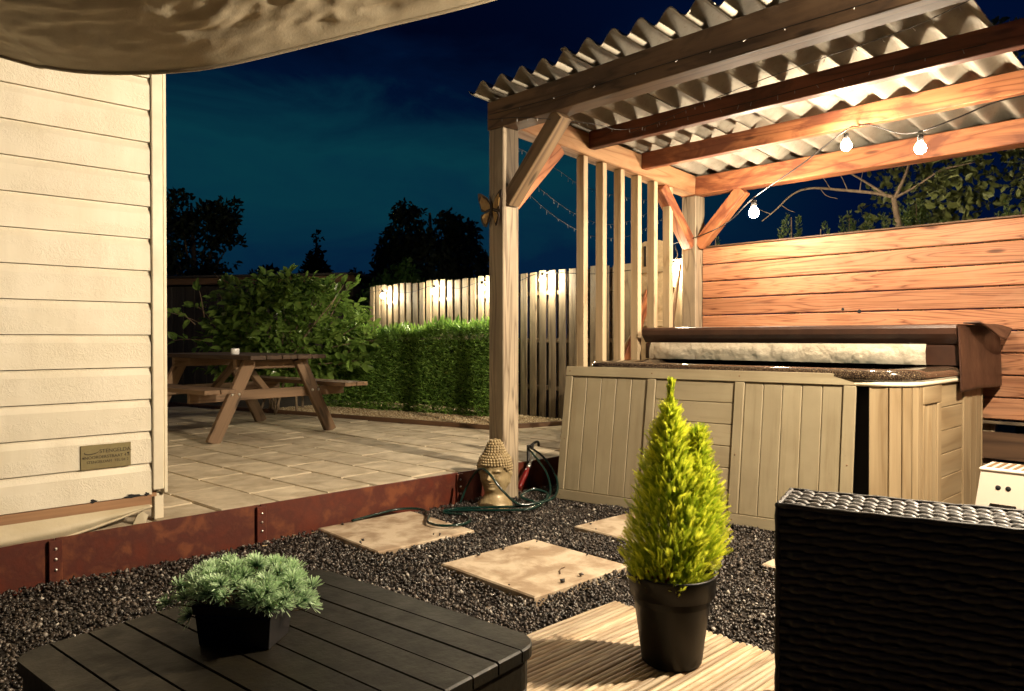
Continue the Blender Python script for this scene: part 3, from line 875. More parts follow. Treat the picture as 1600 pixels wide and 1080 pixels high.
wmesh('water', np.c_[rr, np.full(32, 0.78)], [tuple(range(32))], M['water'], tub)
ring('inner_shell', [(0.06, 0.02), (0.05, 0.05), (0.05, 0.78), (0.08, 0.80)], M['black'], tub)
# cabinet planks along the near right corner and side; the long front panel is off
def cab_plank(p, q, w0, z0_, z1_, mat, nm='cabinet_plank', t=0.02):
    beam(nm, (*((np.array(p) + q) / 2), z0_), (*((np.array(p) + q) / 2), z1_), np.linalg.norm(np.array(q) - p) - 0.003, t, mat, tub, np.cross((*(np.array(q) - p), 0), (0, 0, 1)), 0.003)
arc = [(TX0 + TR - TR * math.cos(R(a)), TY0 + TR - TR * math.sin(R(a))) for a in (4, 30, 48, 64, 78, 90)]
for p, q in zip(arc[:-1], arc[1:]): cab_plank(p, q, 0, 0.03, 0.798, M['cabside'])
xs = [TX0 + TR, 4.24, 4.36, 4.48]
box('side_frame', 4.172, 4.20, 1.288, 1.308, 0.03, 0.70, M['cabside'], tub)
for z in (0.03, 0.16, 0.29, 0.42, 0.55):
    pass
box('side_frame', 4.172, 4.46, 1.288, 1.308, 0.702, 0.798, M['cabside'], tub)
for a in np.arange(4.203, 4.40, 0.0635):
    box('cabinet_plank', a, a + 0.061, 1.297, 1.312, 0.03, 0.70, M['cabside'], tub, 0.003)
box('side_frame', 4.398, 4.46, 1.288, 1.308, 0.03, 0.70, M['cabside'], tub)
for z in np.arange(0.03, 0.76, 0.128):
    box('cabinet_plank', 4.463, 4.86, 1.297, 1.312, z, z + 0.125, M['cabside'], tub, 0.003)
box('side_frame', 4.863, 4.92, 1.288, 1.308, 0.03, 0.798, M['cabside'], tub)
for a in np.arange(4.923, 5.25, 0.11):
    box('cabinet_plank', a, a + 0.107, 1.297, 1.312, 0.03, 0.798, M['cabside'], tub, 0.003)
arc = [(TX1 - TR + TR * math.sin(R(a)), TY0 + TR - TR * math.cos(R(a))) for a in (0, 30, 60, 90)]
for p, q in zip(arc[:-1], arc[1:]): cab_plank(p, q, 0, 0.03, 0.798, M['cabside'])
box('back_panel', TX1 - 0.02, TX1, TY0 + TR, TY1 - TR, 0.03, 0.798, M['cabside'], tub)
box('end_panel', TX0 + 0.2, TX1 - 0.2, TY1 - 0.02, TY1, 0.03, 0.798, M['cabside'], tub)

# folded cover lying on the back half of the tub
cov = thing('tub_cover', (5.1, 2.35, 0.915), 'folded brown vinyl hot tub cover with pale lining lying on the tub', 'cover')
CY0, CY1 = 1.285, 3.44
extrude_profile('lower_half', [(4.735, 0.892), (5.50, 0.892), (5.52, 0.91), (5.52, 1.00), (5.50, 1.012), (4.745, 1.012), (4.735, 1.0)], 1, CY0, CY1, M['vinyl'], cov)
extrude_profile('upper_half', [(4.735, 1.014), (5.53, 1.014), (5.55, 1.04), (5.54, 1.10), (5.50, 1.125), (4.72, 1.128), (4.70, 1.122), (4.688, 1.105), (4.688, 1.072), (4.70, 1.055), (4.712, 1.04)], 1, CY0, CY1, M['vinyl'], cov)
# wrinkled pale lining on the lower half's face, modelled relief
n1, n2 = 150, 12
V = []
for i in range(n1 + 1):
    y = 1.44 + (3.36 - 1.44) * i / n1
    for j in range(n2 + 1):
        t = j / n2
        z = 0.893 + 0.121 * t
        d = 0.012 * mnoise.noise((y * 9, t * 1.3, 2.2)) + 0.010 * abs(mnoise.noise((y * 22 + t * 3, t * 2.5, 7.0))) + 0.004 * mnoise.noise((y * 60, t * 6, 1.0))
        V.append((4.700 - 0.016 * math.sin(t * math.pi) - d * math.sin(t * math.pi) ** 0.5, y + 0.02 * (1 - t) * (1 if i == n1 else 0), z))
F = [(i * (n2 + 1) + j, i * (n2 + 1) + j + 1, (i + 1) * (n2 + 1) + j + 1, (i + 1) * (n2 + 1) + j) for i in range(n1) for j in range(n2)]
wmesh('lining', V, F, M['lining'], cov, True)
# skirt flap hanging over the side
n1, n2 = 40, 16
for nm, xa, xb, zb_, yo in (('skirt_flap', 4.70, 5.56, 0.745, 0.0),):
    V = []
    for i in range(n1 + 1):
        x = xa + (xb - xa) * i / n1
        for j in range(n2 + 1):
            t = j / n2
            z = 1.112 * (1 - t) + (zb_ + 0.004 * math.sin(x * 9)) * t
            V.append((x + 0.01 * t, CY0 - 0.012 - 0.012 * t - 0.003 * math.sin(x * 8 + 3 * t) * t, z))
    a = len(V); V += [(x, y + 0.008, z) for x, y, z in V]
    F = []
    for i in range(n1):
        for j in range(n2):
            p = i * (n2 + 1) + j
            F += [(p, p + n2 + 1, p + n2 + 2, p + 1), (a + p, a + p + 1, a + p + n2 + 2, a + p + n2 + 1)]
        p = i * (n2 + 1) + n2; F.append((p, p + n2 + 1, a + p + n2 + 1, a + p))
    for j in range(n2):
        F.append((j, j + 1, a + j + 1, a + j))
    wmesh(nm, V, F, M['vinyl'], cov, True)
# upturned curled flap at the back right of the cover
V = []
for i in range(17):
    u = i / 16
    for j in range(9):
        t = j / 8
        V.append((4.86 + 0.70 * u, CY0 + 0.01 - 0.085 * t - 0.02 * math.sin(u * 3), 1.131 + 0.004 * t - 0.075 * math.sin(u ** 1.4 * math.pi) * t - 0.03 * u * t))
F = [(i * 9 + j, (i + 1) * 9 + j, (i + 1) * 9 + j + 1, i * 9 + j + 1) for i in range(16) for j in range(8)]
o = wmesh('curled_flap', V, F, M['vinyl'], cov, True)
md = o.modifiers.new('thick', 'SOLIDIFY'); md.thickness = 0.008

# removed side panel leaning against the tub
BLp, BRp = Vector((3.552, 3.274, 0.0)), Vector((3.858, 1.526, 0.0))
off = Vector((0.131, 0.023, 0.852))
pd = (BRp - BLp); PL = pd.length; pd.normalize()
pu = off.normalized(); PH = off.length
pn = pd.cross(pu).normalized()
if pn.x > 0: pn = -pn
pan = bpy.data.objects.new('cladding_section', None)
pm = Matrix((pd, -pn, pu)).transposed().to_4x4(); pm.translation = BLp + Vector((0, 0, 0.006))
place(pan, pm); tag(pan, 'long greige tub side panel leaning against the hot tub', 'panel')
def pbox(nm, u0, u1, v0, v1, t0, t1, mat=M['cab'], bev=0.003):
    """piece in panel coords: u along, v up, t out towards the viewer"""
    l, h = u1 - u0, v1 - v0
    if l >= h: me = box_mesh(l, t1 - t0, h, mat, bev); rm = Matrix.Identity(4)
    else: me = box_mesh(h, t1 - t0, l, mat, bev); rm = Matrix.Rotation(R(-90), 4, 'Y')
    return mobj(nm, me, pan, pm @ Matrix.Translation(((u0 + u1) / 2, -(t0 + t1) / 2, (v0 + v1) / 2)) @ rm)
pbox('backing', 0.01, PL - 0.01, 0.01, PH - 0.01, 0.0, 0.006)
pbox('frame_rail', 0.0, PL, PH - 0.062, PH, 0.006, 0.028)
pbox('frame_rail', 0.0, PL, 0.0, 0.062, 0.006, 0.028)
sections = [(0.0, 0.052), (0.59, 0.645), (1.135, 1.19), (PL - 0.062, PL)]
for a, b in sections: pbox('frame_stile', a, b, 0.0635, PH - 0.0635, 0.006, 0.027)
def vplanks(a, b, n):
    w = (b - a) / n
    for k in range(n): pbox('panel_plank', a + k * w + 0.0012, a + (k + 1) * w - 0.0012, 0.064, PH - 0.064, 0.006, 0.017, bev=0.0035)
vplanks(0.0535, 0.5885, 5)
vplanks(1.1915, PL - 0.0635, 5)
w = (PH - 0.128) / 6
for k in range(6): pbox('panel_plank', 0.6465, 1.1335, 0.064 + k * w + 0.0012, 0.064 + (k + 1) * w - 0.0012, 0.006, 0.017, bev=0.0035)
for u in (0.03, 0.618, 1.16, PL - 0.03):
    for v in (0.03, PH - 0.03, PH * 0.45):
        V, F = lathe_np([(0.0, 0.0015), (0.004, 0.0012), (0.005, 0.0)], 10)
        V = np.c_[V[:, 0], -V[:, 2] - 0.028, V[:, 1]] + (u, 0, v)
        mobj('screw', np_mesh('screw', V, F, [M['grip']], True), pan, pm)

# white step stool beside the tub
stl = thing('step_stool', (4.31, 0.94, 0), 'small white plastic step stool beside the hot tub', 'stool')
sx0, sx1, sy0, sy1 = 4.20, 4.42, 0.845, 1.038
def splay(nm, outline, nrm_axis, t, mat):
    V = []; n = len(outline)
    for s in (0, t):
        for (x, y, z) in outline: V.append((x + (s if nrm_axis == 0 else 0), y + (s if nrm_axis == 1 else 0), z))
    F = [tuple(range(n)), tuple(range(2 * n - 1, n - 1, -1))] + [(i, n + i, n + (i + 1) % n, (i + 1) % n) for i in range(n)]
    o = wmesh(nm, V, F, mat, stl)
    bm = bmesh.new(); bm.from_mesh(o.data); bmesh.ops.recalc_face_normals(bm, faces=bm.faces[:])
    bmesh.ops.triangulate(bm, faces=[f for f in bm.faces if len(f.verts) > 4]); bm.to_mesh(o.data); bm.free()
    return o
H_ = 0.395; sp = 0.035; YM = (sy0 + sy1) / 2
for xa, sg in ((sx0, -1), (sx1 - 0.012, 1)):
    def q(y, z): return (xa + sg * sp * (1 - z / H_), y + (0.045 if y > YM else -0.045) * (1 - z / H_) * (abs(y - YM) / 0.0965), z)
    ym = YM
    out = [q(sy1, 0), q(sy1, H_), q(sy0, H_), q(sy0, 0), q(sy0 + 0.035, 0)]
    out += [q(ym - 0.056, 0.20), q(ym - 0.045, 0.243), q(ym + 0.045, 0.243), q(ym + 0.056, 0.20), q(sy1 - 0.035, 0)]
    splay('leg_panel', out, 0, 0.012, M['white_plastic'])
    for dy in (0.021, -0.021) if sg < 0 else ():
        cz = 0.322
        V, F = lathe_np([(0.0, 0.003), (0.0095, 0.0028), (0.012, 0.0)], 16)
        V = np.c_[-V[:, 2], V[:, 0], V[:, 1]] + (xa + sg * sp * (1 - cz / H_) - 0.001, ym + dy, cz)
        wmesh('grip_hole', V, F, M['black'], stl, True)
box('brace_bar', sx0 + 0.012, sx1 - 0.012, sy0 + 0.015, sy1 - 0.015, 0.25, 0.262, M['white_plastic'], stl)
for yy, sg in ((sy0 + 0.002, -1), (sy1 - 0.014, 1)):
    out = [(sx0 + 0.014 - sp, yy + sg * 0.045, 0), (sx0 + 0.014, yy, H_ - 0.002), (sx1 - 0.014, yy, H_ - 0.002), (sx1 - 0.014 + sp, yy + sg * 0.05, 0),
           (sx1 - 0.04, yy + sg * 0.045, 0), (sx1 - 0.07, yy + sg * 0.02, 0.22), (sx0 + 0.07, yy + sg * 0.02, 0.22), (sx0 + 0.04, yy + sg * 0.045, 0)]
    splay('side_panel', out, 1, 0.012, M['white_plastic'])
box('step_top', sx0 - 0.006, sx1 + 0.006, sy0 - 0.008, sy1 + 0.008, H_ + 0.001, H_ + 0.018, M['white_plastic'], stl, 0.006)
for k in range(5):
    yy = sy0 + 0.012 + k * 0.036
    box('grip_strip', sx0 + 0.02, sx1 - 0.02, yy, yy + 0.018, H_ + 0.0185, H_ + 0.0215, M['grip'], stl, 0.001)

# ================================================================== things stored behind the slats
ar = thing('arched_gate', (5.42, 3.86, 0.02), 'pale arched timber gate leaf propped behind the screen slats', 'gate')
for k in range(3):
    yc = 3.955 - k * 0.088
    tz = 1.90 + (0.045 if k == 1 else 0.0)
    lo = 1.06
    P = [(yc - 0.042, 0.2), (yc + 0.042, 0.2), (yc + 0.042, tz - (0.05 if k == 0 else 0.004)), (yc + 0.02, tz - (0.01 if k == 0 else -0.004)), (yc - 0.02, tz - (0.01 if k == 2 else -0.004)), (yc - 0.042, tz - (0.05 if k == 2 else 0.004))]
    V = [(5.41, y, z) for y, z in P] + [(5.432, y, z) for y, z in P]; n = 6
    F = [tuple(range(n)), tuple(range(2 * n - 1, n - 1, -1))] + [(i, n + i, n + (i + 1) % n, (i + 1) % n) for i in range(n)]
    wmesh('plank', V, F, M['ply'], ar)
for z in (1.62, 1.15, 0.55): box('cross_rail', 5.395, 5.409, 3.735, 3.995, z, z + 0.05, M['ply'], ar)
box('slot', 5.404, 5.4085, 3.925, 3.945, 1.68, 1.86, M['black'], ar, 0.001)
p1 = thing('leaning_plank', (5.0, 4.35, 0.0), 'reddish plank leaning diagonally behind the middle screen slats', 'plank')
beam('plank_board', (4.85, 3.98, 0.19), (5.50, 3.92, 1.55), 0.10, 0.022, M['timber'], p1, (0, 1, 0))
p2 = thing('leaning_plank', (4.85, 4.5, 0.0), 'pale plank leaning low behind the second screen slat', 'plank')
beam('plank_board', (4.62, 4.20, 0.19), (5.58, 4.02, 1.25), 0.09, 0.022, M['ply'], p2, (0, 1, 0))
p3 = thing('leaning_plank', (5.55, 3.73, 0.0), 'thin dark batten leaning beside the rear pergola post', 'plank')
beam('plank_board', (5.30, 3.74, 0.10), (5.60, 3.70, 1.70), 0.03, 0.022, M['dark_timber'], p3, (0, 1, 0))
p4 = thing('leaning_plank', (5.4, 3.68, 0.0), 'short pale board propped low against the rear pergola post', 'plank')
beam('plank_board', (5.30, 3.86, 0.10), (5.59, 3.64, 1.05), 0.09, 0.022, M['ply'], p4, (0, 1, 0))

# ================================================================== PICNIC TABLE on the patio
TB = Matrix.Translation((2.99, 6.10, PZ)) @ Matrix.Rotation(R(7), 4, 'Z')
pic = bpy.data.objects.new('picnic_table', None); place(pic, TB)
tag(pic, 'brown wooden picnic table with attached benches on the patio', 'picnic table')
def tp_(p): return TB @ Vector(p)
tup = (TB.to_3x3() @ Vector((0, 0, 1)))
def tbeam(nm, a, b, w, h, up=(0, 0, 1), mat='picnic'):
    return beam(nm, tp_(a), tp_(b), w, h, M[mat], pic, TB.to_3x3() @ Vector(up), 0.004)
for k in range(5):
    x = -0.30 + k * 0.15
    tbeam('tabletop_plank', (x, -0.22, 0.695), (x, 1.42, 0.695), 0.142, 0.036, mat='table_top')
for sx in (-1, 1):
    for k in range(2):
        x = sx * (0.60 + k * 0.135)
        tbeam('bench_plank', (x, -0.28, 0.435), (x, 1.48, 0.435), 0.128, 0.036)
for yf, dy in ((0.0, 1), (1.15, -1)):
    for sx in (-1, 1):
        leg = tbeam('leg', (sx * 0.585, yf, -0.005), (sx * 0.24, yf, 0.675), 0.11, 0.045, (0, 1, 0))
        for dx, dz in ((-0.022, 0.01), (0.03, 0.01)):
            V, F = lathe_np([(0.0, 0.010), (0.008, 0.009), (0.012, 0.004), (0.013, 0.0)], 12)
            V = np.c_[V[:, 0], -V[:, 2], V[:, 1]]
            V = np.array([tuple(tp_((v[0] + sx * (0.585 - 0.345 * 0.375 / 0.68 ) + dx * 1.2, v[1] + yf - 0.024, v[2] + 0.378 + dz))) for v in V])
            if dy == 1: wmesh('bolt', V, F, M['bolt'], leg, True)
    tbeam('bench_bearer', (-0.76, yf + dy * 0.046, 0.375), (0.76, yf + dy * 0.046, 0.375), 0.042, 0.085)
    tbeam('top_bearer', (-0.36, yf + dy * 0.046, 0.636), (0.36, yf + dy * 0.046, 0.636), 0.042, 0.085)
for y0_, y1_ in ((0.10, 0.52), (1.05, 0.63)):
    tbeam('diagonal_brace', (0.0, y0_, 0.36), (0.0, y1_, 0.64), 0.07, 0.04)
c = tp_((-0.205, 0.30, 0.714))
jar = thing('candle_jar', c, 'small frosted glass jar standing on the picnic table', 'jar')
lathe('jar_body', [(0.0, 0.0), (0.032, 0.0), (0.036, 0.006), (0.036, 0.045), (0.033, 0.052), (0.030, 0.052), (0.030, 0.010), (0.0, 0.010)], tuple(c), M['glass'], jar, 20)
lathe('candle', [(0.0, 0.034), (0.0285, 0.034), (0.029, 0.0105)], tuple(c), M['trim'], jar, 16)

# ================================================================== FOLIAGE
def lobed_leaf():
    """oblong glossy leaf with shallow lobes, unit length along +X"""
    out = [(0, 0), (0.10, 0.06), (0.22, 0.24), (0.34, 0.15), (0.48, 0.33), (0.60, 0.18), (0.76, 0.24), (0.86, 0.12), (1.0, 0.0)]
    V = []; F = []
    for x, y in out: V.append((x, 0, -0.12 * x * x))
    for x, y in out[1:-1]: V.append((x, y, 0.07 - 0.12 * x * x - 0.1 * y))
    for x, y in out[1:-1]: V.append((x, -y, 0.07 - 0.12 * x * x - 0.1 * y))
    n = len(out)
    for base, flip in ((n, False), (n + n - 2, True)):
        F.append((0, 1, base)); F.append((n - 2, n - 1, base + n - 3))
        for i in range(1, n - 2): F.append((i, i + 1, base + i, base + i - 1))
    return V, F
LV, LF = lobed_leaf()
def leaf_object_mesh(mat, s):
    return np_mesh('leaf', np.array(LV) * s, LF, [mat], True)

def orient(d, n):
    d = Vector(d).normalized(); n = Vector(n)
    y = n.cross(d).normalized(); z = d.cross(y)
    return Matrix((d, y, z)).transposed().to_4x4()

# --- leafy fig bush behind the picnic table
fg = thing('fig_bush', (4.1, 8.0, 0.2), 'big leafy fig bush lit from the right behind the picnic table', 'bush')
stems = []
for k in range(13):
    bx, by = 4.05 + random.uniform(-0.3, 0.3), 8.05 + random.uniform(-0.3, 0.3)
    u = random.uniform(-1, 1)
    tx, ty = bx + u * 0.62, by - u * 0.60
    hz = random.uniform(1.25, 1.72) - abs(u) * 0.15
    stems.append(smooth_path([(bx, by, 0.15), ((bx * 2 + tx) / 3, (by * 2 + ty) / 3, 0.2 + hz * 0.45), (tx, ty, hz)], 6))
VV, FF, off_ = [], [], 0
for s_ in stems:
    v, f = tube_np(s_, np.linspace(0.016, 0.005, len(s_)), 6)
    VV.append(v); FF += [tuple(i + off_ for i in q) for q in f]; off_ += len(v)
tag(wmesh('stems', np.vstack(VV), FF, M['bark'], fg, True), kind='stuff')
fl = [leaf_object_mesh(M['fig'], s) for s in (0.105, 0.135, 0.165)]
cen = np.array((4.06, 8.02, 1.10)); axA = np.array((0.722, -0.692, 0)); axB = np.array((0.692, 0.722, 0))
nobj = 0; PP, DD, NN, LL = [], [], [], []
tries = 0
while tries < 4200:
    tries += 1
    u, v, w_ = random.gauss(0.02, 0.52), random.uniform(-0.45, 0.40), random.uniform(-0.62, 0.66)
    rr_ = ((u + 0.05) / 1.05) ** 2 + (v / 0.52) ** 2 + (w_ / 0.70) ** 2
    lump = 0.25 * mnoise.noise((u * 2.5, v * 2.5, w_ * 2.5))
    if rr_ > 1.0 + lump * 2 or rr_ < 0.18: continue
    p = cen + axA * u + axB * v + np.array((0, 0, w_))
    if p[0] > 5.55: continue
    d = axA * (u * 0.9 + random.gauss(0, 0.5)) + axB * (v - 0.4 + random.gauss(0, 0.5)) + np.array((0, 0, random.gauss(-0.1, 0.5)))
    n = np.array((random.gauss(0, 0.5), random.gauss(0, 0.5), 1.0)) - axB * 0.5 + axA * 0.3
    if nobj < 290 and v < 0.0 and u > -0.45 and random.random() < 0.30:
        mobj('leaf', random.choice(fl), fg, Matrix.Translation(p) @ orient(d, n)); nobj += 1
    else:
        PP.append(p); DD.append(d); NN.append(n); LL.append(random.uniform(0.09, 0.15))
sh_v, sh_f, so = [], [], 0
for k in range(22):
    an = random.uniform(-0.2, 3.3) if k < 16 else random.uniform(-0.6, 0.2)
    p0 = cen + axA * (-0.12 + 0.98 * math.cos(an)) + np.array((0, 0, 0.60 * math.sin(an))) - axB * random.uniform(-0.1, 0.35)
    d0 = axA * math.cos(an) * 0.7 + np.array((0, 0, 0.5 + 0.6 * math.sin(an))) + RNG.normal(0, 0.25, 3); d0 /= np.linalg.norm(d0)
    ln = random.uniform(0.12, 0.30)
    pth = smooth_path([p0 - d0 * 0.25, p0, p0 + d0 * ln + np.array((0, 0, -0.04))], 4)
    if pth[:, 0].max() > 5.5: continue
    v_, f_ = tube_np(pth, np.linspace(0.006, 0.002, len(pth)), 5); sh_v.append(v_); sh_f += [tuple(i + so for i in q) for q in f_]; so += len(v_)
    for q_ in range(random.randint(5, 9)):
        p = pth[random.randrange(3, len(pth))] + RNG.normal(0, 0.012, 3)
        PP.append(p); DD.append(d0 + RNG.normal(0, 0.6, 3)); NN.append(np.array((-0.5, -0.4, 0.9)) + RNG.normal(0, 0.4, 3)); LL.append(random.uniform(0.08, 0.15))
tag(wmesh('shoots', np.vstack(sh_v), sh_f, M['bark'], fg, True), kind='stuff')
PP, DD, NN, LL = map(np.array, (PP, DD, NN, LL))
V, F = leaf_quads(PP, DD, NN, LL, LL * 0.55)
tag(wmesh('foliage', V, F, M['fig'], fg), kind='stuff')

# --- clipped conifer hedge in front of the fence
hg = thing('hedge', (5.1, 6.6, 0.2), 'clipped green conifer hedge in front of the lit fence', 'hedge')
hA, hB = np.array((5.265, 5.72)), np.array((4.62, 8.15))
hl = np.linalg.norm(hB - hA); hd = (hB - hA) / hl; hn = np.array((-hd[1], hd[0]))
if hn[0] > 0: hn = -hn                                       # towards the viewer
n = 46000
face = RNG.choice(4, n, p=(0.50, 0.32, 0.06, 0.12))
a = RNG.uniform(0, hl, n); z = RNG.uniform(0.0, 0.90, n); dp = RNG.uniform(0, 0.36, n)
rough_ = RNG.normal(0, 0.012, n)
lx = np.array([mnoise.noise((float(i) * 2.2, float(j) * 3, 0)) for i, j in zip(a, z)]) * 0.035
pos_d = np.where(face == 0, rough_ + lx - np.abs(RNG.normal(0, 0.02, n)), -dp)
pos_d = np.where(face == 3, -RNG.uniform(0.02, 0.30, n), pos_d)
ztop = 0.915 + 0.03 * np.sin(a * 3.1) + 0.02 * np.sin(a * 9.7)
pz = np.where(face == 1, ztop + rough_ - np.abs(RNG.normal(0, 0.02, n)), z * ztop / 0.90)
pa = np.where(face == 2, rough_, a)
P = np.stack([hA[0] + hd[0] * pa + hn[0] * pos_d, hA[1] + hd[1] * pa + hn[1] * pos_d, 0.205 + pz], 1)
D = np.zeros((n, 3))
D[:, 0] = np.where(face == 0, hn[0], 0); D[:, 1] = np.where(face == 0, hn[1], 0); D[:, 2] = np.where(face == 1, 1.0, 0.30)
D[:, :2] += np.where((face == 2)[:, None], -hd[None], 0)
D += RNG.normal(0, 0.45, (n, 3))
P[:, 0] = np.minimum(P[:, 0], 5.60)
L = RNG.uniform(0.024, 0.062, n)
stray = (face == 1) & (RNG.random(n) < 0.05)
L = np.where(stray, L * 2.4, L); P[:, 2] += np.where(stray, 0.015, 0)
V, F = leaf_quads(P, D, unit(n), L, L * 0.20)
tag(wmesh('foliage', V, F, M['hedge'], hg, attr=np.repeat(RNG.uniform(0, 1, n), 6)), kind='stuff')
for k in range(7):
    p = hA + hd * (0.25 + k * 0.36) - hn * 0.18
    tube('trunk', [(*p, 0.1), (p[0] + 0.01, p[1] + 0.01, 0.5), (*p, 0.95)], [0.018, 0.014, 0.006], M['bark'], hg, 6)
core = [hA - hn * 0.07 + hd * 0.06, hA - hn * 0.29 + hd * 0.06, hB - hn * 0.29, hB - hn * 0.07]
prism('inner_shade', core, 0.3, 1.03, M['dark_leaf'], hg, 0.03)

def crown_mesh(blobs, n, size, weep=0.0):
    """leaf cloud inside a set of (centre, radius) blobs"""
    w = np.array([r ** 2 for _, r in blobs]); w /= w.sum()
    idx = RNG.choice(len(blobs), n, p=w)
    C = np.array([c for c, _ in blobs])[idx]; Rr = np.array([r for _, r in blobs])[idx]
    u = unit(n); rad = Rr * RNG.uniform(0.25, 1.08, n) ** 0.6
    P = C + u * rad[:, None]
    k = np.array([mnoise.noise(tuple(p * (2.2 / max(0.3, size * 10)))) for p in P]) > -0.22
    P, u = P[k], u[k]
    D = u * 0.6 + RNG.normal(0, 0.6, P.shape); D[:, 2] -= weep
    L = RNG.uniform(0.6, 1.3, len(P)) * size
    return leaf_quads(P, D, unit(len(P)), L, L * 0.55)

def tree(name, base, blobs, n, size, label, trunk_r=0.12, mat='dark_leaf', weep=0.0, group='dark trees beyond the garden', limbs=True):
    t = thing(name, base, label, 'tree', group)
    base = np.array(base, float)
    top = max(c[2] for c, _ in blobs)
    mid = base + np.array((0.05, -0.05, (top - base[2]) * 0.5))
    VV, FF, o_ = [], [], 0
    paths = [(smooth_path([base, mid, np.array((base[0], base[1], top))], 5), trunk_r)]
    if limbs:
        for c, r in blobs[:9]:
            paths.append((smooth_path([mid * 0.7 + base * 0.3, (mid + np.array(c)) / 2 + (0, 0, -0.1), np.array(c)], 4), trunk_r * 0.4))
    for p, r in paths:
        v, f = tube_np(p, np.linspace(r, r * 0.2, len(p)), 7)
        VV.append(v); FF += [tuple(i + o_ for i in q) for q in f]; o_ += len(v)
    wmesh('trunk', np.vstack(VV), FF, M['bark'], t, True)
    V, F = crown_mesh(blobs, n, size, weep)
    wmesh('crown', V, F, M[mat], t)
    return t

FWD = np.array((math.cos(CAM_AZ), math.sin(CAM_AZ), 0)); RGT = np.array((math.sin(CAM_AZ), -math.cos(CAM_AZ), 0))
def wp(lat, dep, z): return tuple(FWD * dep + RGT * lat + np.array((0, 0, z)))
def blobs_of(lat, dep, zc, specs): return [(np.array(wp(lat + a, dep + b, zc + c)), r) for a, b, c, r in specs]
# tall broad tree left
tree('broadleaf_tree', wp(-6.9, 16, 0.1), blobs_of(-6.9, 16, 2.5, [(0, 0, 0, 0.75), (-0.5, 0, 0.6, 0.6), (0.35, 0, 0.85, 0.55), (-0.25, 0, 1.3, 0.42), (0.62, 0.2, 1.25, 0.38), (0.75, 0, 0.45, 0.42), (-0.9, 0, 1.2, 0.35), (0.2, 0, -0.6, 0.7), (-0.8, 0, -0.4, 0.8), (-1.5, 0, 0.5, 0.8), (0.5, 0.1, 1.45, 0.26)]), 9000, 0.14,
     'tall dark broadleaf tree against the sky beside the house corner')
# small pointed conifer in the middle distance
cb = [(0, 0, 0.2 * k, 0.78 - 0.085 * k) for k in range(9)]
tree('conifer_tree', wp(-5.8, 22, 0.1), blobs_of(-5.8, 22, 2.1, cb + [(0.05, 0, 1.95, 0.14), (-0.45, 0, 0.35, 0.42), (0.5, 0, 0.2, 0.4)]), 5200, 0.13,
     'small pointed dark conifer standing alone in the middle of the skyline', limbs=False)
tree('shrub_tree', wp(-7.4, 22, 0.1), blobs_of(-7.4, 22, 2.2, [(0, 0, 0.35, 0.5), (0.6, 0, 0.25, 0.4), (-0.5, 0, 0.2, 0.45), (0.2, 0, 0.65, 0.3)]), 3000, 0.13,
     'low rounded dark tree just left of the pointed conifer', limbs=False)
tree('shrub_tree', wp(-4.75, 22, 0.1), blobs_of(-4.75, 22, 2.2, [(0, 0, 0.35, 0.45), (0.45, 0, 0.15, 0.4), (0.05, 0, 0.7, 0.25), (-0.4, 0, 0.1, 0.35)]), 2600, 0.13,
     'low ragged dark tree just right of the pointed conifer', limbs=False)
# big weeping tree behind the fence
tree('weeping_tree', wp(-1.55, 14, 0.1), blobs_of(-1.55, 14, 2.35, [(0, 0, 0, 0.7), (-0.35, 0, 0.75, 0.42), (-0.45, 0, 1.05, 0.22), (0.3, 0, 0.72, 0.36), (0.62, 0, 0.62, 0.34), (0.7, 0, 0, 0.5), (-0.7, 0, 0.15, 0.36), (-1.0, 0, -0.25, 0.26), (0.75, 0, -0.6, 0.5), (0, 0, -0.7, 0.8), (-0.65, 0, 0.45, 0.3), (0.25, 0, 0.95, 0.2)]), 11000, 0.12,
     'big weeping dark tree rising behind the lit fence left of the post', mat='dark_leaf', weep=0.9)
tree('shrub_tree', wp(-1.75, 11.3, 0.1), blobs_of(-1.75, 11.3, 1.75, [(0, 0, 0, 0.36), (0.15, 0, 0.28, 0.2), (-0.2, 0, -0.2, 0.4), (0.3, 0, -0.1, 0.3)]), 2600, 0.07,
     'small green shrub peeping over the far end of the lit fence', mat='hedge', limbs=False, trunk_r=0.05)

# --- dark outbuilding behind the bush
sh_ = thing('garden_shed', wp(-5.2, 12, 0.1), 'dark garden shed with a flat felt roof behind the fig bush', 'shed')
A_, B_ = Vector(wp(-7.6, 12.3, 0)), Vector(wp(-2.42, 11.2, 0))
ab = (B_ - A_).normalized(); nb = Vector((-ab.y, ab.x, 0))
if nb.dot(Vector(FWD)) < 0: nb = -nb
nW = 26
for k in range(nW):
    p = A_ + (B_ - A_) * (k + 0.5) / nW
    beam('wall_board', p + Vector((0, 0, 0.1)), p + Vector((0, 0, 1.86)), 0.195, 0.02, M['shed'], sh_, nb, 0.002)
for z_, w_, t_ in ((1.90, 0.09, 0.03),):
    beam('fascia', A_ - ab * 0.1 - nb * 0.10 + Vector((0, 0, 1.93)), B_ + ab * 0.1 - nb * 0.10 + Vector((0, 0, 1.93)), 0.03, 0.10, M['dark_timber'], sh_)
beam('roof', A_ + nb * 1.0 - ab * 0.12 + Vector((0, 0, 2.005)), B_ + nb * 1.0 + ab * 0.12 + Vector((0, 0, 2.005)), 2.3, 0.035, M['shed'], sh_)
beam('side_wall', B_ + nb * 0.02 + Vector((0, 0, 0.98)), B_ + nb * 2.0 + Vector((0, 0, 0.98)), 0.02, 1.76, M['shed'], sh_)

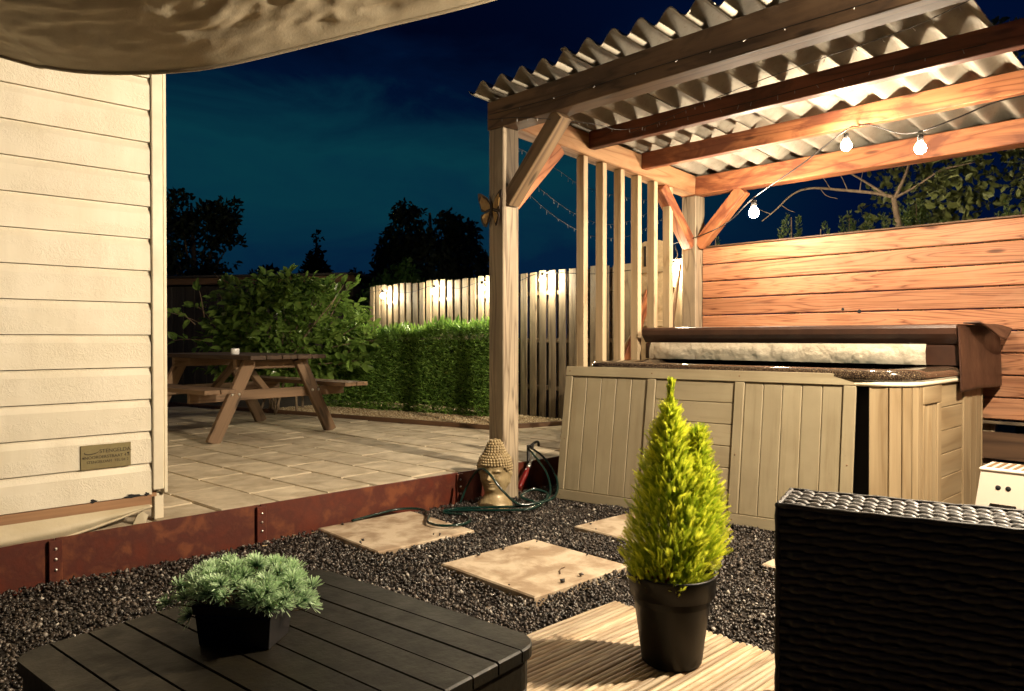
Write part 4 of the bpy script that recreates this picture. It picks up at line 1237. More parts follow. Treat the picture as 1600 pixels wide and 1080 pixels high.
# --- apple tree reaching over the board fence on the right
ap = thing('apple_tree', (6.9, 2.15, 0.1), 'apple tree with bare twigs and pale leaves reaching over the board fence', 'tree')
def bpath(pts, r0, r1): return smooth_path(pts, 6), r0, r1
XB = 6.35
br = [
    bpath([(6.95, 2.05, 0.05), (6.85, 2.10, 1.0), (6.62, 2.20, 1.75), (6.40, 2.21, 2.19)], 0.055, 0.020),
    bpath([(6.40, 2.21, 2.19), (6.37, 2.36, 2.24), (6.36, 2.62, 2.30), (6.33, 2.86, 2.345), (6.27, 3.00, 2.30), (6.20, 3.12, 2.17), (6.15, 3.22, 2.08)], 0.016, 0.004),
    bpath([(6.38, 2.25, 2.20), (6.36, 2.42, 2.34), (6.35, 2.60, 2.47), (6.34, 2.74, 2.53)], 0.012, 0.004),
    bpath([(6.40, 2.20, 2.18), (6.39, 2.10, 2.40), (6.37, 2.04, 2.66), (6.3, 2.0, 2.85)], 0.015, 0.006),
    bpath([(6.40, 2.20, 2.18), (6.38, 2.03, 2.25), (6.36, 1.85, 2.34), (6.34, 1.62, 2.36)], 0.012, 0.004),
    bpath([(6.36, 1.95, 2.58), (6.34, 1.72, 2.50), (6.30, 1.45, 2.42), (6.25, 1.15, 2.36), (6.2, 0.9, 2.34)], 0.010, 0.003),
    bpath([(6.36, 2.56, 2.29), (6.34, 2.60, 2.40), (6.33, 2.66, 2.50)], 0.005, 0.002),
    bpath([(6.36, 2.46, 2.265), (6.34, 2.44, 2.36), (6.33, 2.42, 2.44)], 0.005, 0.002),
    bpath([(6.36, 2.70, 2.315), (6.34, 2.76, 2.42), (6.33, 2.86, 2.50)], 0.005, 0.002),
    bpath([(6.34, 2.78, 2.33), (6.32, 2.72, 2.26), (6.31, 2.62, 2.22)], 0.004, 0.002),
    bpath([(6.3, 1.9, 2.75), (6.27, 1.6, 2.68), (6.25, 1.3, 2.62), (6.2, 0.95, 2.60)], 0.008, 0.003),
    bpath([(6.22, 3.07, 2.21), (6.2, 3.0, 2.16), (6.18, 2.93, 2.13)], 0.004, 0.0015),
    bpath([(6.19, 3.15, 2.14), (6.2, 3.24, 2.18), (6.2, 3.32, 2.24)], 0.004, 0.0015),
]
VV, FF, o_ = [], [], 0
for p, r0, r1 in br:
    v, f = tube_np(p, np.linspace(r0, r1, len(p)), 7); VV.append(v); FF += [tuple(i + o_ for i in q) for q in f]; o_ += len(v)
wmesh('trunk', np.vstack(VV), FF, M['bark'], ap, True)
al = [leaf_object_mesh(M['apple'], s) for s in (0.055, 0.07, 0.085)]
for bi, cnt in ((5, 60), (4, 20), (10, 34), (3, 8)):
    p = br[bi][0]
    for k in range(cnt):
        q = Vector(p[random.randrange(len(p) // 3, len(p))]) + Vector((random.gauss(0, 0.05), random.gauss(0, 0.05), random.gauss(0, 0.05)))
        mobj('leaf', random.choice(al), ap, Matrix.Translation(q) @ orient((random.gauss(-0.3, 0.6), random.gauss(0, 0.8), random.gauss(0, 0.5)), (random.gauss(-0.3, 0.4), random.gauss(0, 0.4), 1)))
V, F = crown_mesh([(np.array((6.9, 1.9, 2.45)), 0.42), (np.array((6.85, 1.3, 2.5)), 0.45), (np.array((6.6, 0.85, 2.55)), 0.40), (np.array((7.1, 2.3, 2.35)), 0.3), (np.array((6.9, 1.6, 2.95)), 0.6), (np.array((6.8, 0.9, 2.2)), 0.4), (np.array((7.6, 1.8, 2.3)), 0.7), (np.array((7.7, 2.5, 2.2)), 0.55), (np.array((7.6, 1.0, 2.3)), 0.7)], 5200, 0.075)
tag(wmesh('crown', V, F, M['apple'], ap), kind='stuff')
# --- row of young conifers whose tops show above the board fence
cl = ['slender evergreen top just above the fence nearest the rear pergola post', 'evergreen shrub top above the fence left of the apple branches', 'short evergreen tip above the fence under the bare twigs', 'feathery evergreen above the fence below the apple branch fork', 'broad evergreen above the fence below the apple leaves', 'dark evergreen behind the fence at the right edge']
for (x, y, zt, r), lab in zip([(6.05, 3.62, 2.0, 0.10), (6.3, 3.02, 2.16, 0.15), (6.3, 2.76, 2.03, 0.10), (6.45, 2.58, 2.14, 0.20), (6.75, 2.15, 2.22, 0.30), (6.7, 1.4, 2.1, 0.32)], cl):
    t = thing('evergreen_shrub', (x, y, 0.1), lab, 'shrub', 'evergreens behind the board fence')
    tube('trunk', [(x, y, 0.1), (x + 0.01, y, 1.2), (x, y, zt - 0.05)], [0.03, 0.02, 0.004], M['bark'], t, 6)
    Ps, As = [], []
    for q_ in range(int(5 + r * 26)):
        aa_ = random.uniform(0, 6.28); rq = r * random.uniform(0.1, 1.1); top_ = zt - random.uniform(0, 0.20) * (rq / r) - (0.0 if q_ == 0 else random.uniform(0.0, 0.14))
        m_ = int(240 * (0.7 + r))
        hh = RNG.uniform(0, 1, m_) ** 0.8
        ra = (0.012 + 0.055 * (1 - hh)) * RNG.uniform(0.2, 1.0, m_)
        an_ = RNG.uniform(0, 2 * np.pi, m_)
        lean = rq * (0.35 + 0.65 * hh)
        Ps.append(np.stack([x + lean * math.cos(aa_) + ra * np.cos(an_), y + lean * math.sin(aa_) + ra * np.sin(an_), top_ - 0.75 + 0.74 * hh], 1)); As.append(an_)
    P = np.vstack(Ps); an = np.concatenate(As); n = len(P)
    D = np.stack([np.cos(an), np.sin(an), np.full(n, 1.2)], 1) + RNG.normal(0, 0.5, (n, 3))
    L = RNG.uniform(0.015, 0.038, n)
    V, F = leaf_quads(P, D, unit(n), L, L * 0.4)
    wmesh('crown', V, F, M['evergreen'], t, attr=np.repeat(RNG.uniform(0, 1, n), 6))

# ================================================================== POTTED LEMON CYPRESS on the bamboo deck
PCX, PCY, DZ = 1.953, 1.318, 0.045
pp = thing('potted_conifer', (PCX, PCY, DZ), 'bright lime green conifer in a black plastic pot on the bamboo deck', 'potted plant')
lathe('pot', [(0.0, 0.002), (0.085, 0.0), (0.092, 0.006), (0.118, 0.205), (0.122, 0.212), (0.130, 0.214), (0.137, 0.272), (0.139, 0.278), (0.136, 0.283), (0.129, 0.281), (0.122, 0.215), (0.118, 0.19)], (PCX, PCY, DZ), M['pot'], pp, 48)
V, F = lathe_np([(0.0, 0.252), (0.05, 0.254), (0.10, 0.250), (0.1265, 0.246)], 24, (PCX, PCY, DZ))
V[:, 2] += RNG.normal(0, 0.003, len(V)); wmesh('soil', V, F, M['soil'], pp, True)
tube('trunk', [(PCX, PCY, DZ + 0.24), (PCX + 0.004, PCY, 0.5), (PCX, PCY, 0.86)], [0.010, 0.007, 0.002], M['twig'], pp, 8)
def feather(nn=8):
    V, F = [], []
    def quad(p, d, l, w, nrm):
        d = d / np.linalg.norm(d); b = np.cross(d, nrm); b /= np.linalg.norm(b) + 1e-9
        k = len(V)
        V.extend([p - b * w * 0.5, p + b * w * 0.5, p + d * l * 0.6 + b * w * 0.42, p + d * l, p + d * l * 0.6 - b * w * 0.42])
        F.append((k, k + 1, k + 2, k + 3, k + 4))
    quad(np.zeros(3), np.array((1.0, 0, 0.12)), 1.0, 0.026, np.array((0, 0, 1.0)))
    for i in range(nn):
        t = 0.12 + 0.82 * i / nn
        l = 0.30 * (1 - t * 0.62)
        for sg, pl_ in ((1, 0), (-1, 0), (1, 1), (-1, 1)):
            d = np.array((1.0, 0, 0)) + (np.array((0, sg * 0.75, 0.10)) if pl_ == 0 else np.array((0, 0.1, sg * 0.6)))
            quad(np.array((t + (0.03 if pl_ else 0), 0, 0.12 * t)), d, l * (0.55 if pl_ else 1), 0.030, np.array((0, 0, 1.0)) if pl_ == 0 else np.array((0, 1.0, 0)))
    return np.array(V), np.array(F)
fv, ff = feather()
def cyp_r(z):   # crown radius by height
    return np.interp(z, [0.30, 0.34, 0.42, 0.50, 0.60, 0.70, 0.78, 0.86, 0.925], [0.10, 0.132, 0.143, 0.137, 0.112, 0.076, 0.050, 0.029, 0.008])
Vs, Fs, Ts, o_ = [], [], [], 0
ns = 0
rgt2 = RGT[:2]
while ns < 9000:
    side = random.random() < 0.28
    if side:
        z = random.uniform(0.40, 0.775); rmax = float(np.interp(z, [0.40, 0.5, 0.6, 0.68, 0.73, 0.785], [0.085, 0.095, 0.075, 0.048, 0.028, 0.006]))
        cx, cy = PCX + rgt2[0] * 0.080, PCY + rgt2[1] * 0.080
    else:
        z = 0.305 + (0.925 - 0.305) * random.random() ** 1.25; rmax = float(cyp_r(z)); cx, cy = PCX - rgt2[0] * 0.004, PCY - rgt2[1] * 0.004
        cx += rgt2[0] * 0.01 * math.sin(z * 14)
    an = random.uniform(0, 2 * math.pi)
    lob = 1 + 0.30 * mnoise.noise((math.cos(an) * 2.2, math.sin(an) * 2.2, z * 17))
    if random.random() < 0.05: lob += 0.12
    q = random.random() ** 0.42
    r = max(0.0, rmax * lob * q - 0.018)
    p = np.array((cx + r * math.cos(an), cy + r * math.sin(an), z - 0.03))
    d = Vector((math.cos(an) * (0.35 + 0.5 * q) + random.gauss(0, 0.28), math.sin(an) * (0.35 + 0.5 * q) + random.gauss(0, 0.28), 0.95 + random.gauss(0, 0.25)))
    if z > 0.86: d = Vector((random.gauss(0, 0.15), random.gauss(0, 0.15), 1))
    m = np.array(orient(d, (random.gauss(0, 1), random.gauss(0, 1), random.gauss(0, 0.3))).to_3x3())
    L = random.uniform(0.026, 0.056) * (0.75 if z > 0.80 else 1.0)
    Vs.append((fv * L) @ m.T + p); Fs.append(ff + o_); o_ += len(fv)
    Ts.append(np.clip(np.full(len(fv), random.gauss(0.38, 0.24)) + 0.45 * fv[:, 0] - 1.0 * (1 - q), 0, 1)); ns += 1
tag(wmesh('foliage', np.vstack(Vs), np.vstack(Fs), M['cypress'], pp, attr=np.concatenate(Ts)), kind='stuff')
# a few fallen reddish leaves in the pot
n = 16
P = np.stack([PCX - RGT[0] * 0.055 - FWD[0] * 0.07 + RNG.normal(0, 0.022, n), PCY - RGT[1] * 0.055 - FWD[1] * 0.07 + RNG.normal(0, 0.022, n), DZ + 0.262 + RNG.uniform(0, 0.05, n)], 1)
V, F = leaf_quads(P, RNG.normal(0, 1, (n, 3)), unit(n), np.full(n, 0.03), np.full(n, 0.018))
wmesh('fallen_leaves', V, F, M['red_leaf'], pp)

# ================================================================== BAMBOO DECK MAT, rod by rod
dk = thing('bamboo_deck', (1.3, 0.7, 0.0), 'weathered deck mat of pale bamboo rods under the potted conifer', 'deck')
y = DECK[3] - 0.010; k = 0
rods = []
for v_ in range(7):
    l = DECK[1] - DECK[0]
    N_ = 15
    rv = []
    ph = random.uniform(0, 0.3)
    path = [(-l / 2 + l * i / N_, 0.0015 * math.sin(i * 1.3 + v_), 0) for i in range(N_ + 1)]
    rad = [0.0098 + 0.0009 * (1 if (i + v_) % 4 == 0 else 0) + random.uniform(-0.0006, 0.0006) for i in range(N_ + 1)]
    V, F = tube_np(path, rad, 8)
    rods.append(np_mesh('rod', V, F, [M['bamboo']], True))
while y > DECK[2]:
    g = random.uniform(0.0, 0.0018) + (0.004 if random.random() < 0.06 else 0)
    mobj('rod', rods[k % 7], dk, Matrix.Translation(((DECK[0] + DECK[1]) / 2 + random.uniform(-0.008, 0.008), y, 0.0345 + random.uniform(-0.0015, 0.0015))) @ Matrix.Rotation(random.uniform(-0.0025, 0.0025), 4, 'Z') @ Matrix.Rotation(random.uniform(0, 6.28), 4, 'X'))
    y -= 0.0198 + g; k += 1
for x in (0.5, 1.2, 2.05): box('bearer', x - 0.02, x + 0.02, DECK[2], DECK[3] - 0.02, 0.0, 0.0235, M['bamboo'], dk)
wmesh('backing_mat', [(DECK[0] + 0.02, DECK[2], 0.0252), (DECK[1] - 0.012, DECK[2], 0.0252), (DECK[1] - 0.012, DECK[3] - 0.01, 0.0252), (DECK[0] + 0.02, DECK[3] - 0.01, 0.0252)], [(0, 1, 2, 3)], M['joint'], dk)

# ================================================================== LOW SLATTED TABLE
TT = Matrix.Translation((0.672, 1.345, 0)) @ Matrix.Rotation(R(-83), 4, 'Z')    # local X runs along the slats
tb = bpy.data.objects.new('coffee_table', None); place(tb, TT)
tag(tb, 'low dark grey brown slatted plastic table in the foreground', 'table')
TL, TWd, TH, NS = 0.745, 0.70, 0.45, 10
def slat_mesh(l, w, h, mat, end_r):
    return box_mesh(l, w, h, mat, 0.006)
pw = TWd / NS
def rr_loop(hx, hy, r, n=7):
    out = []
    for cx, cy, a0 in ((hx - r, hy - r, 0), (-hx + r, hy - r, 90), (-hx + r, -hy + r, 180), (hx - r, -hy + r, 270)):
        for a in np.linspace(a0, a0 + 90, n): out.append((cx + r * math.cos(R(a)), cy + r * math.sin(R(a))))
    return out
TOPL = rr_loop(TL / 2, TWd / 2, 0.060, 8)
for k in range(NS):
    ya, yb = -TWd / 2 + k * pw + 0.0022, -TWd / 2 + (k + 1) * pw - 0.0022
    P = [(-TL, ya), (TL, ya), (TL, yb), (-TL, yb)]
    for i in range(len(TOPL)):
        a, b = np.array(TOPL[i]), np.array(TOPL[(i + 1) % len(TOPL)])
        if np.linalg.norm(b - a) < 1e-6: continue
        nrm = np.array((-(b - a)[1], (b - a)[0])); nrm /= np.linalg.norm(nrm)
        P = clip(P, nrm, a @ nrm)
    Q = [P[0]]
    for p in P[1:]:
        if np.linalg.norm(np.array(p) - Q[-1]) > 1e-5: Q.append(p)
    if np.linalg.norm(np.array(Q[0]) - Q[-1]) < 1e-5: Q.pop()
    W_ = np.array([tuple((TT @ Vector((x, y_, 0)))[:2]) for x, y_ in Q])
    prism('slat', W_, TH - 0.024, TH + random.uniform(-0.0008, 0.0008), M['tbl'], tb, 0.003)
# rounded-corner apron below the slats
def rr_loop(hx, hy, r, n=7):
    out = []
    for cx, cy, a0 in ((hx - r, hy - r, 0), (-hx + r, hy - r, 90), (-hx + r, -hy + r, 180), (hx - r, -hy + r, 270)):
        for a in np.linspace(a0, a0 + 90, n): out.append((cx + r * math.cos(R(a)), cy + r * math.sin(R(a))))
    return out
lo = rr_loop(TL / 2 - 0.008, TWd / 2 - 0.008, 0.055); li = rr_loop(TL / 2 - 0.026, TWd / 2 - 0.026, 0.04); n = len(lo)
V = []
for zz, lp in ((TH - 0.0255, lo), (TH - 0.085, lo), (TH - 0.085, li), (TH - 0.0255, li)):
    V += [tuple(TT @ Vector((x, y_, zz))) for x, y_ in lp]
F = [(a * n + j, a * n + (j + 1) % n, ((a + 1) % 4) * n + (j + 1) % n, ((a + 1) % 4) * n + j) for a in range(4) for j in range(n)]
o = wmesh('apron', V, F, M['tbl'], tb)
bm = bmesh.new(); bm.from_mesh(o.data); bmesh.ops.recalc_face_normals(bm, faces=bm.faces[:]); bm.to_mesh(o.data); bm.free()
for sx in (-1, 1):
    for sy in (-1, 1):
        cx, cy = sx * (TL / 2 - 0.05), sy * (TWd / 2 - 0.05)
        V, F = lathe_np([(0.0, 0.0), (0.026, 0.0), (0.030, 0.02), (0.036, TH - 0.088), (0.0, TH - 0.088)], 20)
        V = np.array([tuple(TT @ Vector((v[0] + cx, v[1] + cy, v[2]))) for v in V])
        wmesh('leg', V, F, M['tbl'], tb, True)
for yy in (-0.2, 0.2):
    p, q = TT @ Vector((-TL / 2 + 0.03, yy, TH - 0.045)), TT @ Vector((TL / 2 - 0.03, yy, TH - 0.045))
for xx in (-0.22, 0.0, 0.22):
    p, q = TT @ Vector((xx, -TWd / 2 + 0.03, TH - 0.040)), TT @ Vector((xx, TWd / 2 - 0.03, TH - 0.040))
    beam('cross_bar', p, q, 0.03, 0.028, M['tbl'], tb)

# planter with artificial pine on the table
PLM = Matrix.Translation((0.634, 1.428, TH + 0.001)) @ Matrix.Rotation(R(-52), 4, 'Z')
pl_ = bpy.data.objects.new('table_planter', None); place(pl_, PLM)
tag(pl_, 'black box planter with bushy artificial pine on the slatted table', 'potted plant')
def frustum(nm, x0, y0, z0_, x1, y1, z1_, mat, parent, m, hollow=0.0):
    rows = [(x0, y0, z0_), (x1, y1, z1_)]
    if hollow: rows += [(x1 - hollow, y1 - hollow, z1_), (x0 - hollow, y0 - hollow, z0_ + 0.02)]
    V = []
    for hx, hy, zz in rows: V += [(-hx, -hy, zz), (hx, -hy, zz), (hx, hy, zz), (-hx, hy, zz)]
    F = [(3, 2, 1, 0)]
    for a in range(len(rows) - 1): F += [(a * 4 + j, a * 4 + (j + 1) % 4, a * 4 + 4 + (j + 1) % 4, a * 4 + 4 + j) for j in range(4)]
    e = (len(rows) - 1) * 4; F.append((e, e + 1, e + 2, e + 3))
    o = mobj(nm, np_mesh(nm, V, F, [mat]), parent, m)
    md = o.modifiers.new('bev', 'BEVEL'); md.width = 0.002; md.segments = 2
    return o
frustum('planter_box', 0.072, 0.044, 0.0, 0.078, 0.049, 0.062, M['planter'], pl_, PLM)
frustum('planter_rim', 0.081, 0.052, 0.0625, 0.082, 0.053, 0.082, M['planter'], pl_, PLM, 0.006)
Vn, Fn, Tn, o_ = [], [], [], 0
tufts = []
for k in range(120):
    u = random.uniform(-0.122, 0.122); v = random.uniform(-0.080, 0.080)
    zc = 0.098 + 0.036 * (1 - (u / 0.14) ** 2 - (v / 0.12) ** 2) + random.uniform(-0.022, 0.018)
    if abs(u) > 0.09 and random.random() < 0.7: zc -= random.uniform(0.0, 0.05)
    if abs(u) < 0.085 and abs(v) < 0.062 and zc < 0.10: zc = 0.108
    tufts.append((np.array((u, v, zc)), random.uniform(0.020, 0.028)))
br_v, br_f, bo = [], [], 0
for tc_, rad in tufts:
    axis = np.array((tc_[0] * 2.2 + random.gauss(0, 0.2), tc_[1] * 2.2 + random.gauss(0, 0.2), 0.35)); axis /= np.linalg.norm(axis)
    nN = 95
    d = unit(nN) + axis * 0.95; d /= np.linalg.norm(d, axis=1)[:, None]
    L = rad * RNG.uniform(0.8, 1.15, nN)
    b = np.cross(d, unit(nN)); b /= np.linalg.norm(b, axis=1)[:, None]
    w_ = 0.0009
    P0 = tc_ - axis * 0.006
    V = np.stack([P0 - b * w_, P0 + b * w_, P0 + d * L[:, None] + b * w_ * 0.7, P0 + d * L[:, None] - b * w_ * 0.7], 1).reshape(-1, 3)
    Vn.append(V); Fn.append(np.arange(nN * 4).reshape(-1, 4) + o_); o_ += nN * 4
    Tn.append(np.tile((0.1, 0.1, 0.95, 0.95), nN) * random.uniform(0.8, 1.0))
    v, f = tube_np(smooth_path([(tc_[0] * 0.3, tc_[1] * 0.3, 0.06), tc_ * (0.7, 0.7, 0.85), tc_ - axis * 0.004], 3), 0.0016, 5)
    br_v.append(v); br_f += [tuple(i + bo for i in q) for q in f]; bo += len(v)
mobj('branches', np_mesh('branches', np.vstack(br_v), br_f, [M['twig']], True), pl_, PLM)
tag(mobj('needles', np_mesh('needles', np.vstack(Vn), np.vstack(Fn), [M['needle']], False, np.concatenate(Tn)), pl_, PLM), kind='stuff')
frustum('soil', 0.060, 0.040, 0.0635, 0.060, 0.040, 0.070, M['soil'], pl_, PLM)

# ================================================================== RATTAN ARMCHAIR seen from behind
CH = Matrix.Translation((1.387, 0.690, 0.045)) @ Matrix.Rotation(R(-73.5), 4, 'Z')   # local X along the chair's back, local Y into the seat
ch = bpy.data.objects.new('rattan_armchair', None); place(ch, CH)
tag(ch, 'dark woven rattan armchair seen from behind at the lower right', 'armchair')
CHW, CHT, CHH = 0.80, 0.165, 0.675
def weave(org_, eu, ev, en, lu, lv, pitch=0.0165, stake=0.024):
    """flat bands along u, alternately over and under upright stakes"""
    Vv, Ff, o2 = [], [], 0
    nb_ = int(lv / pitch); ns_ = int(lu / stake * 6)
    us = np.linspace(0, lu, ns_ + 1)
    for k in range(nb_):
        v0 = (k + 0.5) * pitch
        ph = math.pi * (k % 2)
        hgt = 0.0034 * np.tanh(1.6 * np.sin(us / stake * math.pi + ph + 0.25 * math.sin(k * 2.3))) * RNG.uniform(0.75, 1.15)
        hw = pitch * 0.47
        rows = []
        for dv, dh in ((-hw, -0.0022), (-hw * 0.6, 0.0008), (hw * 0.6, 0.0008), (hw, -0.0022)):
            rows.append(org_ + us[:, None] * eu + (v0 + dv) * ev + (hgt + dh + random.uniform(-0.0006, 0.0006))[:, None] * en)
        V = np.stack(rows, 1).reshape(-1, 3)
        for i in range(ns_):
            for j in range(3): Ff.append((o2 + i * 4 + j, o2 + (i + 1) * 4 + j, o2 + (i + 1) * 4 + j + 1, o2 + i * 4 + j + 1))
        Vv.append(V); o2 += len(V)
    V = np.vstack(Vv)
    return V, np.array(Ff)
def weave_part(nm, o, u, v, n_, lu, lv):
    V, F = weave(np.array(o, float), np.array(u, float), np.array(v, float), np.array(n_, float), lu, lv)
    return tag(mobj(nm, np_mesh(nm, V, F, [M['rattan']], True), ch, CH), kind='stuff')
def cbox(nm, x0, x1, y0, y1, z0_, z1_, mat, bev=0.006):
    d = (x1 - x0, y1 - y0, z1_ - z0_)
    return mobj(nm, box_mesh(*d, mat, bev), ch, CH @ Matrix.Translation(((x0 + x1) / 2, (y0 + y1) / 2, (z0_ + z1_) / 2)))
cbox('back_core', 0.004, CHW - 0.004, 0.004, CHT - 0.004, 0.06, CHH - 0.005, M['rattan'])
weave_part('back_weave', (0, -0.001, 0.06), (1, 0, 0), (0, 0, 1), (0, -1, 0), CHW, CHH - 0.062)
weave_part('top_weave', (0, 0, CHH), (1, 0, 0), (0, 1, 0), (0, 0, 1), CHW, CHT)
weave_part('side_weave', (0, 0, 0.06), (0, 1, 0), (0, 0, 1), (-1, 0, 0), CHT, CHH - 0.062)
for p, q in (((0, 0, 0.06), (0, 0, CHH)), ((0, 0, CHH), (CHW, 0, CHH)), ((0, 0, CHH), (0, CHT, CHH)), ((0, CHT, CHH), (CHW, CHT, CHH))):
    V, F = tube_np(np.linspace(p, q, 30) + RNG.normal(0, 0.0006, (30, 3)), 0.0055 + 0.0008 * np.sin(np.arange(30) * 2.1), 8)
    mobj('edge_binding', np_mesh('edge_binding', V, F, [M['rattan']], True), ch, CH)
cbox('armrest', 0.0, 0.13, CHT + 0.006, 0.78, 0.06, 0.50, M['rattan'])
cbox('armrest', CHW - 0.13, CHW, CHT + 0.006, 0.78, 0.06, 0.50, M['rattan'])
cbox('seat_base', 0.132, CHW - 0.132, CHT + 0.006, 0.76, 0.06, 0.28, M['rattan'])
cbox('seat_cushion', 0.136, CHW - 0.136, CHT + 0.01, 0.77, 0.283, 0.38, M['cushion'], 0.03)
cbox('back_cushion', 0.136, CHW - 0.136, CHT + 0.008, CHT + 0.12, 0.385, 0.60, M['cushion'], 0.03)
for x in (0.04, CHW - 0.04):
    for y in (0.05, 0.73): cbox('leg', x - 0.02, x + 0.02, y - 0.02, y + 0.02, 0.0, 0.058, M['rattan'])

# ================================================================== HEAD STATUE by the post
SC = np.array((3.115, 3.400, 0.0)); FACE = math.atan2(-0.45, -0.89)
sta = thing('head_statue', tuple(SC), 'golden stone head statue with knobbed curled hair beside the pergola post', 'statue')
NA, NZ = 96, 110
zs = np.linspace(0, 0.425, NZ)
prof = np.interp(zs, [0, 0.008, 0.03, 0.05, 0.075, 0.095, 0.115, 0.14, 0.18, 0.22, 0.26, 0.30, 0.325, 0.345, 0.37, 0.395, 0.415, 0.425],
                 [0.104, 0.110, 0.106, 0.086, 0.066, 0.063, 0.070, 0.078, 0.086, 0.091, 0.096, 0.091, 0.076, 0.057, 0.047, 0.038, 0.022, 0.001])
kern = np.ones(5) / 5; pr2 = np.convolve(np.pad(prof, 2, 'edge'), kern, 'valid'); prof = np.where((zs > 0.01) & (zs < 0.41), pr2, prof)
V = []
def gs(a, b, s): return math.exp(-((a - b) / s) ** 2)
for i, z in enumerate(zs):
    for j in range(NA):
        a = 2 * math.pi * j / NA; aa = (a + math.pi) % (2 * math.pi) - math.pi      # 0 = face front
        r = prof[i]
        f = 0.0
        if 0.09 < z < 0.275:
            r *= 1 + 0.05 * math.cos(aa) - 0.05 * math.cos(2 * aa) * 0.6
            f += 0.020 * gs(aa, 0, 0.15) * gs(z, 0.186, 0.016) + 0.012 * gs(aa, 0, 0.10) * gs(z, 0.213, 0.022)        # nose
            f += 0.007 * gs(aa, 0, 0.30) * gs(z, 0.156, 0.0055) + 0.007 * gs(aa, 0, 0.24) * gs(z, 0.144, 0.006)        # lips
            f -= 0.004 * gs(aa, 0, 0.32) * gs(z, 0.150, 0.003)
            f += 0.010 * gs(aa, 0, 0.30) * gs(z, 0.120, 0.012)                                                          # chin
            for s in (-1, 1):
                f -= 0.009 * gs(aa, s * 0.42, 0.20) * gs(z, 0.212, 0.012)                                               # sockets
                f += 0.007 * gs(aa, s * 0.44, 0.15) * gs(z, 0.209, 0.008)                                               # lids
                f += 0.005 * gs(aa, s * 0.45, 0.26) * gs(z, 0.231 + 0.004 * math.cos((aa - s * 0.4) * 4), 0.006)        # brows
                f += 0.004 * gs(aa, s * 0.62, 0.28) * gs(z, 0.175, 0.022)                                               # cheeks
                f += 0.008 * gs(aa, s * 1.62, 0.14) * (gs(z, 0.20, 0.030) + 0.8 * gs(z, 0.155, 0.024))                  # ears
        hair = 0.262 - 0.085 * max(0.0, (abs(aa) - 0.75) / 1.1) if abs(aa) < 1.9 else 0.13
        if z > hair and z < 0.42: f += 0.004 * min(1, (z - hair) / 0.006)
        r += f * (1.9 if z < 0.262 else 1.0)
        th_ = FACE + aa
        V.append((SC[0] + r * math.cos(th_), SC[1] + r * math.sin(th_), z))
F = [(i * NA + j, i * NA + (j + 1) % NA, (i + 1) * NA + (j + 1) % NA, (i + 1) * NA + j) for i in range(NZ - 1) for j in range(NA)]
F += [tuple(range(NA - 1, -1, -1))]
wmesh('head', V, F, M['gold'], sta, True, origin=SC)
HV = np.array(V).reshape(NZ, NA, 3)
sv, sf = lathe_np([(0.0, 0.85), (0.45, 0.75), (0.8, 0.45), (1.0, 0.0), (0.8, -0.5)], 8)
Vc, Fc, o_ = [], [], 0
z = 0.15
while z < 0.418:
    r = float(np.interp(z, zs, prof)) + 0.007
    cnt = max(3, int(2 * math.pi * r / 0.0185))
    for k in range(cnt):
        aa = (2 * math.pi * (k + 0.5 * (int(z * 1000) % 2)) / cnt + z * 9 + math.pi) % (2 * math.pi) - math.pi
        hair = 0.270 - 0.085 * max(0.0, (abs(aa) - 0.75) / 1.1) if abs(aa) < 1.9 else 0.14
        if z < hair or (z < 0.235 and abs(aa) < 1.75): continue
        th_ = FACE + aa
        rr_ = np.linalg.norm(HV[min(NZ - 1, int(z / 0.425 * NZ)), int((aa % (2 * math.pi)) / (2 * math.pi) * NA) % NA, :2] - SC[:2])
        p = np.array((SC[0] + (rr_ - 0.001) * math.cos(th_), SC[1] + (rr_ - 0.001) * math.sin(th_), z))
        d = Vector((math.cos(th_), math.sin(th_), 0.35 if z < 0.33 else 0.8)).normalized()
        m = np.array(d.to_track_quat('Z', 'Y').to_matrix())
        Vc.append((sv * (0.0098, 0.0098, 0.0125)) @ m.T + p); Fc += [tuple(i + o_ for i in q) for q in sf]; o_ += len(sv)
    z += 0.0152
tag(wmesh('hair_curls', np.vstack(Vc), Fc, M['gold'], sta, True), kind='stuff')

# ================================================================== GARDEN HOSE, its hanger and the red handled nozzle
hs = thing('garden_hose', (2.8, 3.2, 0.02), 'dark green garden hose looped over the slab and the head statue', 'hose')
path1 = smooth_path([(2.20, 3.575, 0.036), (2.36, 3.60, 0.038), (2.52, 3.595, 0.045), (2.625, 3.52, 0.042), (2.59, 3.388, 0.040), (2.477, 3.252, 0.040), (2.481, 3.134, 0.040), (2.573, 3.083, 0.040), (2.69, 3.142, 0.034), (2.742, 3.285, 0.03), (2.70, 3.40, 0.03), (2.80, 3.43, 0.03), (2.95, 3.31, 0.035), (3.12, 3.19, 0.035), (3.25, 3.16, 0.04), (3.42, 3.22, 0.06), (3.56, 3.38, 0.15), (3.60, 3.55, 0.26), (3.60, 3.60, 0.285)], 10)
path2 = smooth_path([(2.93, 3.52, 0.03), (2.97, 3.50, 0.13), (2.985, 3.44, 0.22), (2.985, 3.375, 0.252), (2.985, 3.30, 0.225), (3.02, 3.235, 0.14), (3.10, 3.18, 0.055), (3.22, 3.13, 0.05), (3.38, 3.14, 0.065), (3.53, 3.26, 0.13), (3.62, 3.45, 0.23), (3.64, 3.59, 0.285)], 10)
path3 = smooth_path([(2.72, 3.44, 0.03), (2.84, 3.34, 0.03), (2.98, 3.20, 0.032), (3.12, 3.10, 0.034), (3.27, 3.13, 0.05), (3.36, 3.19, 0.08), (3.30, 3.26, 0.10), (3.20, 3.26, 0.07), (3.24, 3.18, 0.045)], 10)
for p_ in (path1, path2, path3): tube('hose_run', p_, 0.0075, M['hose'], hs, 8)
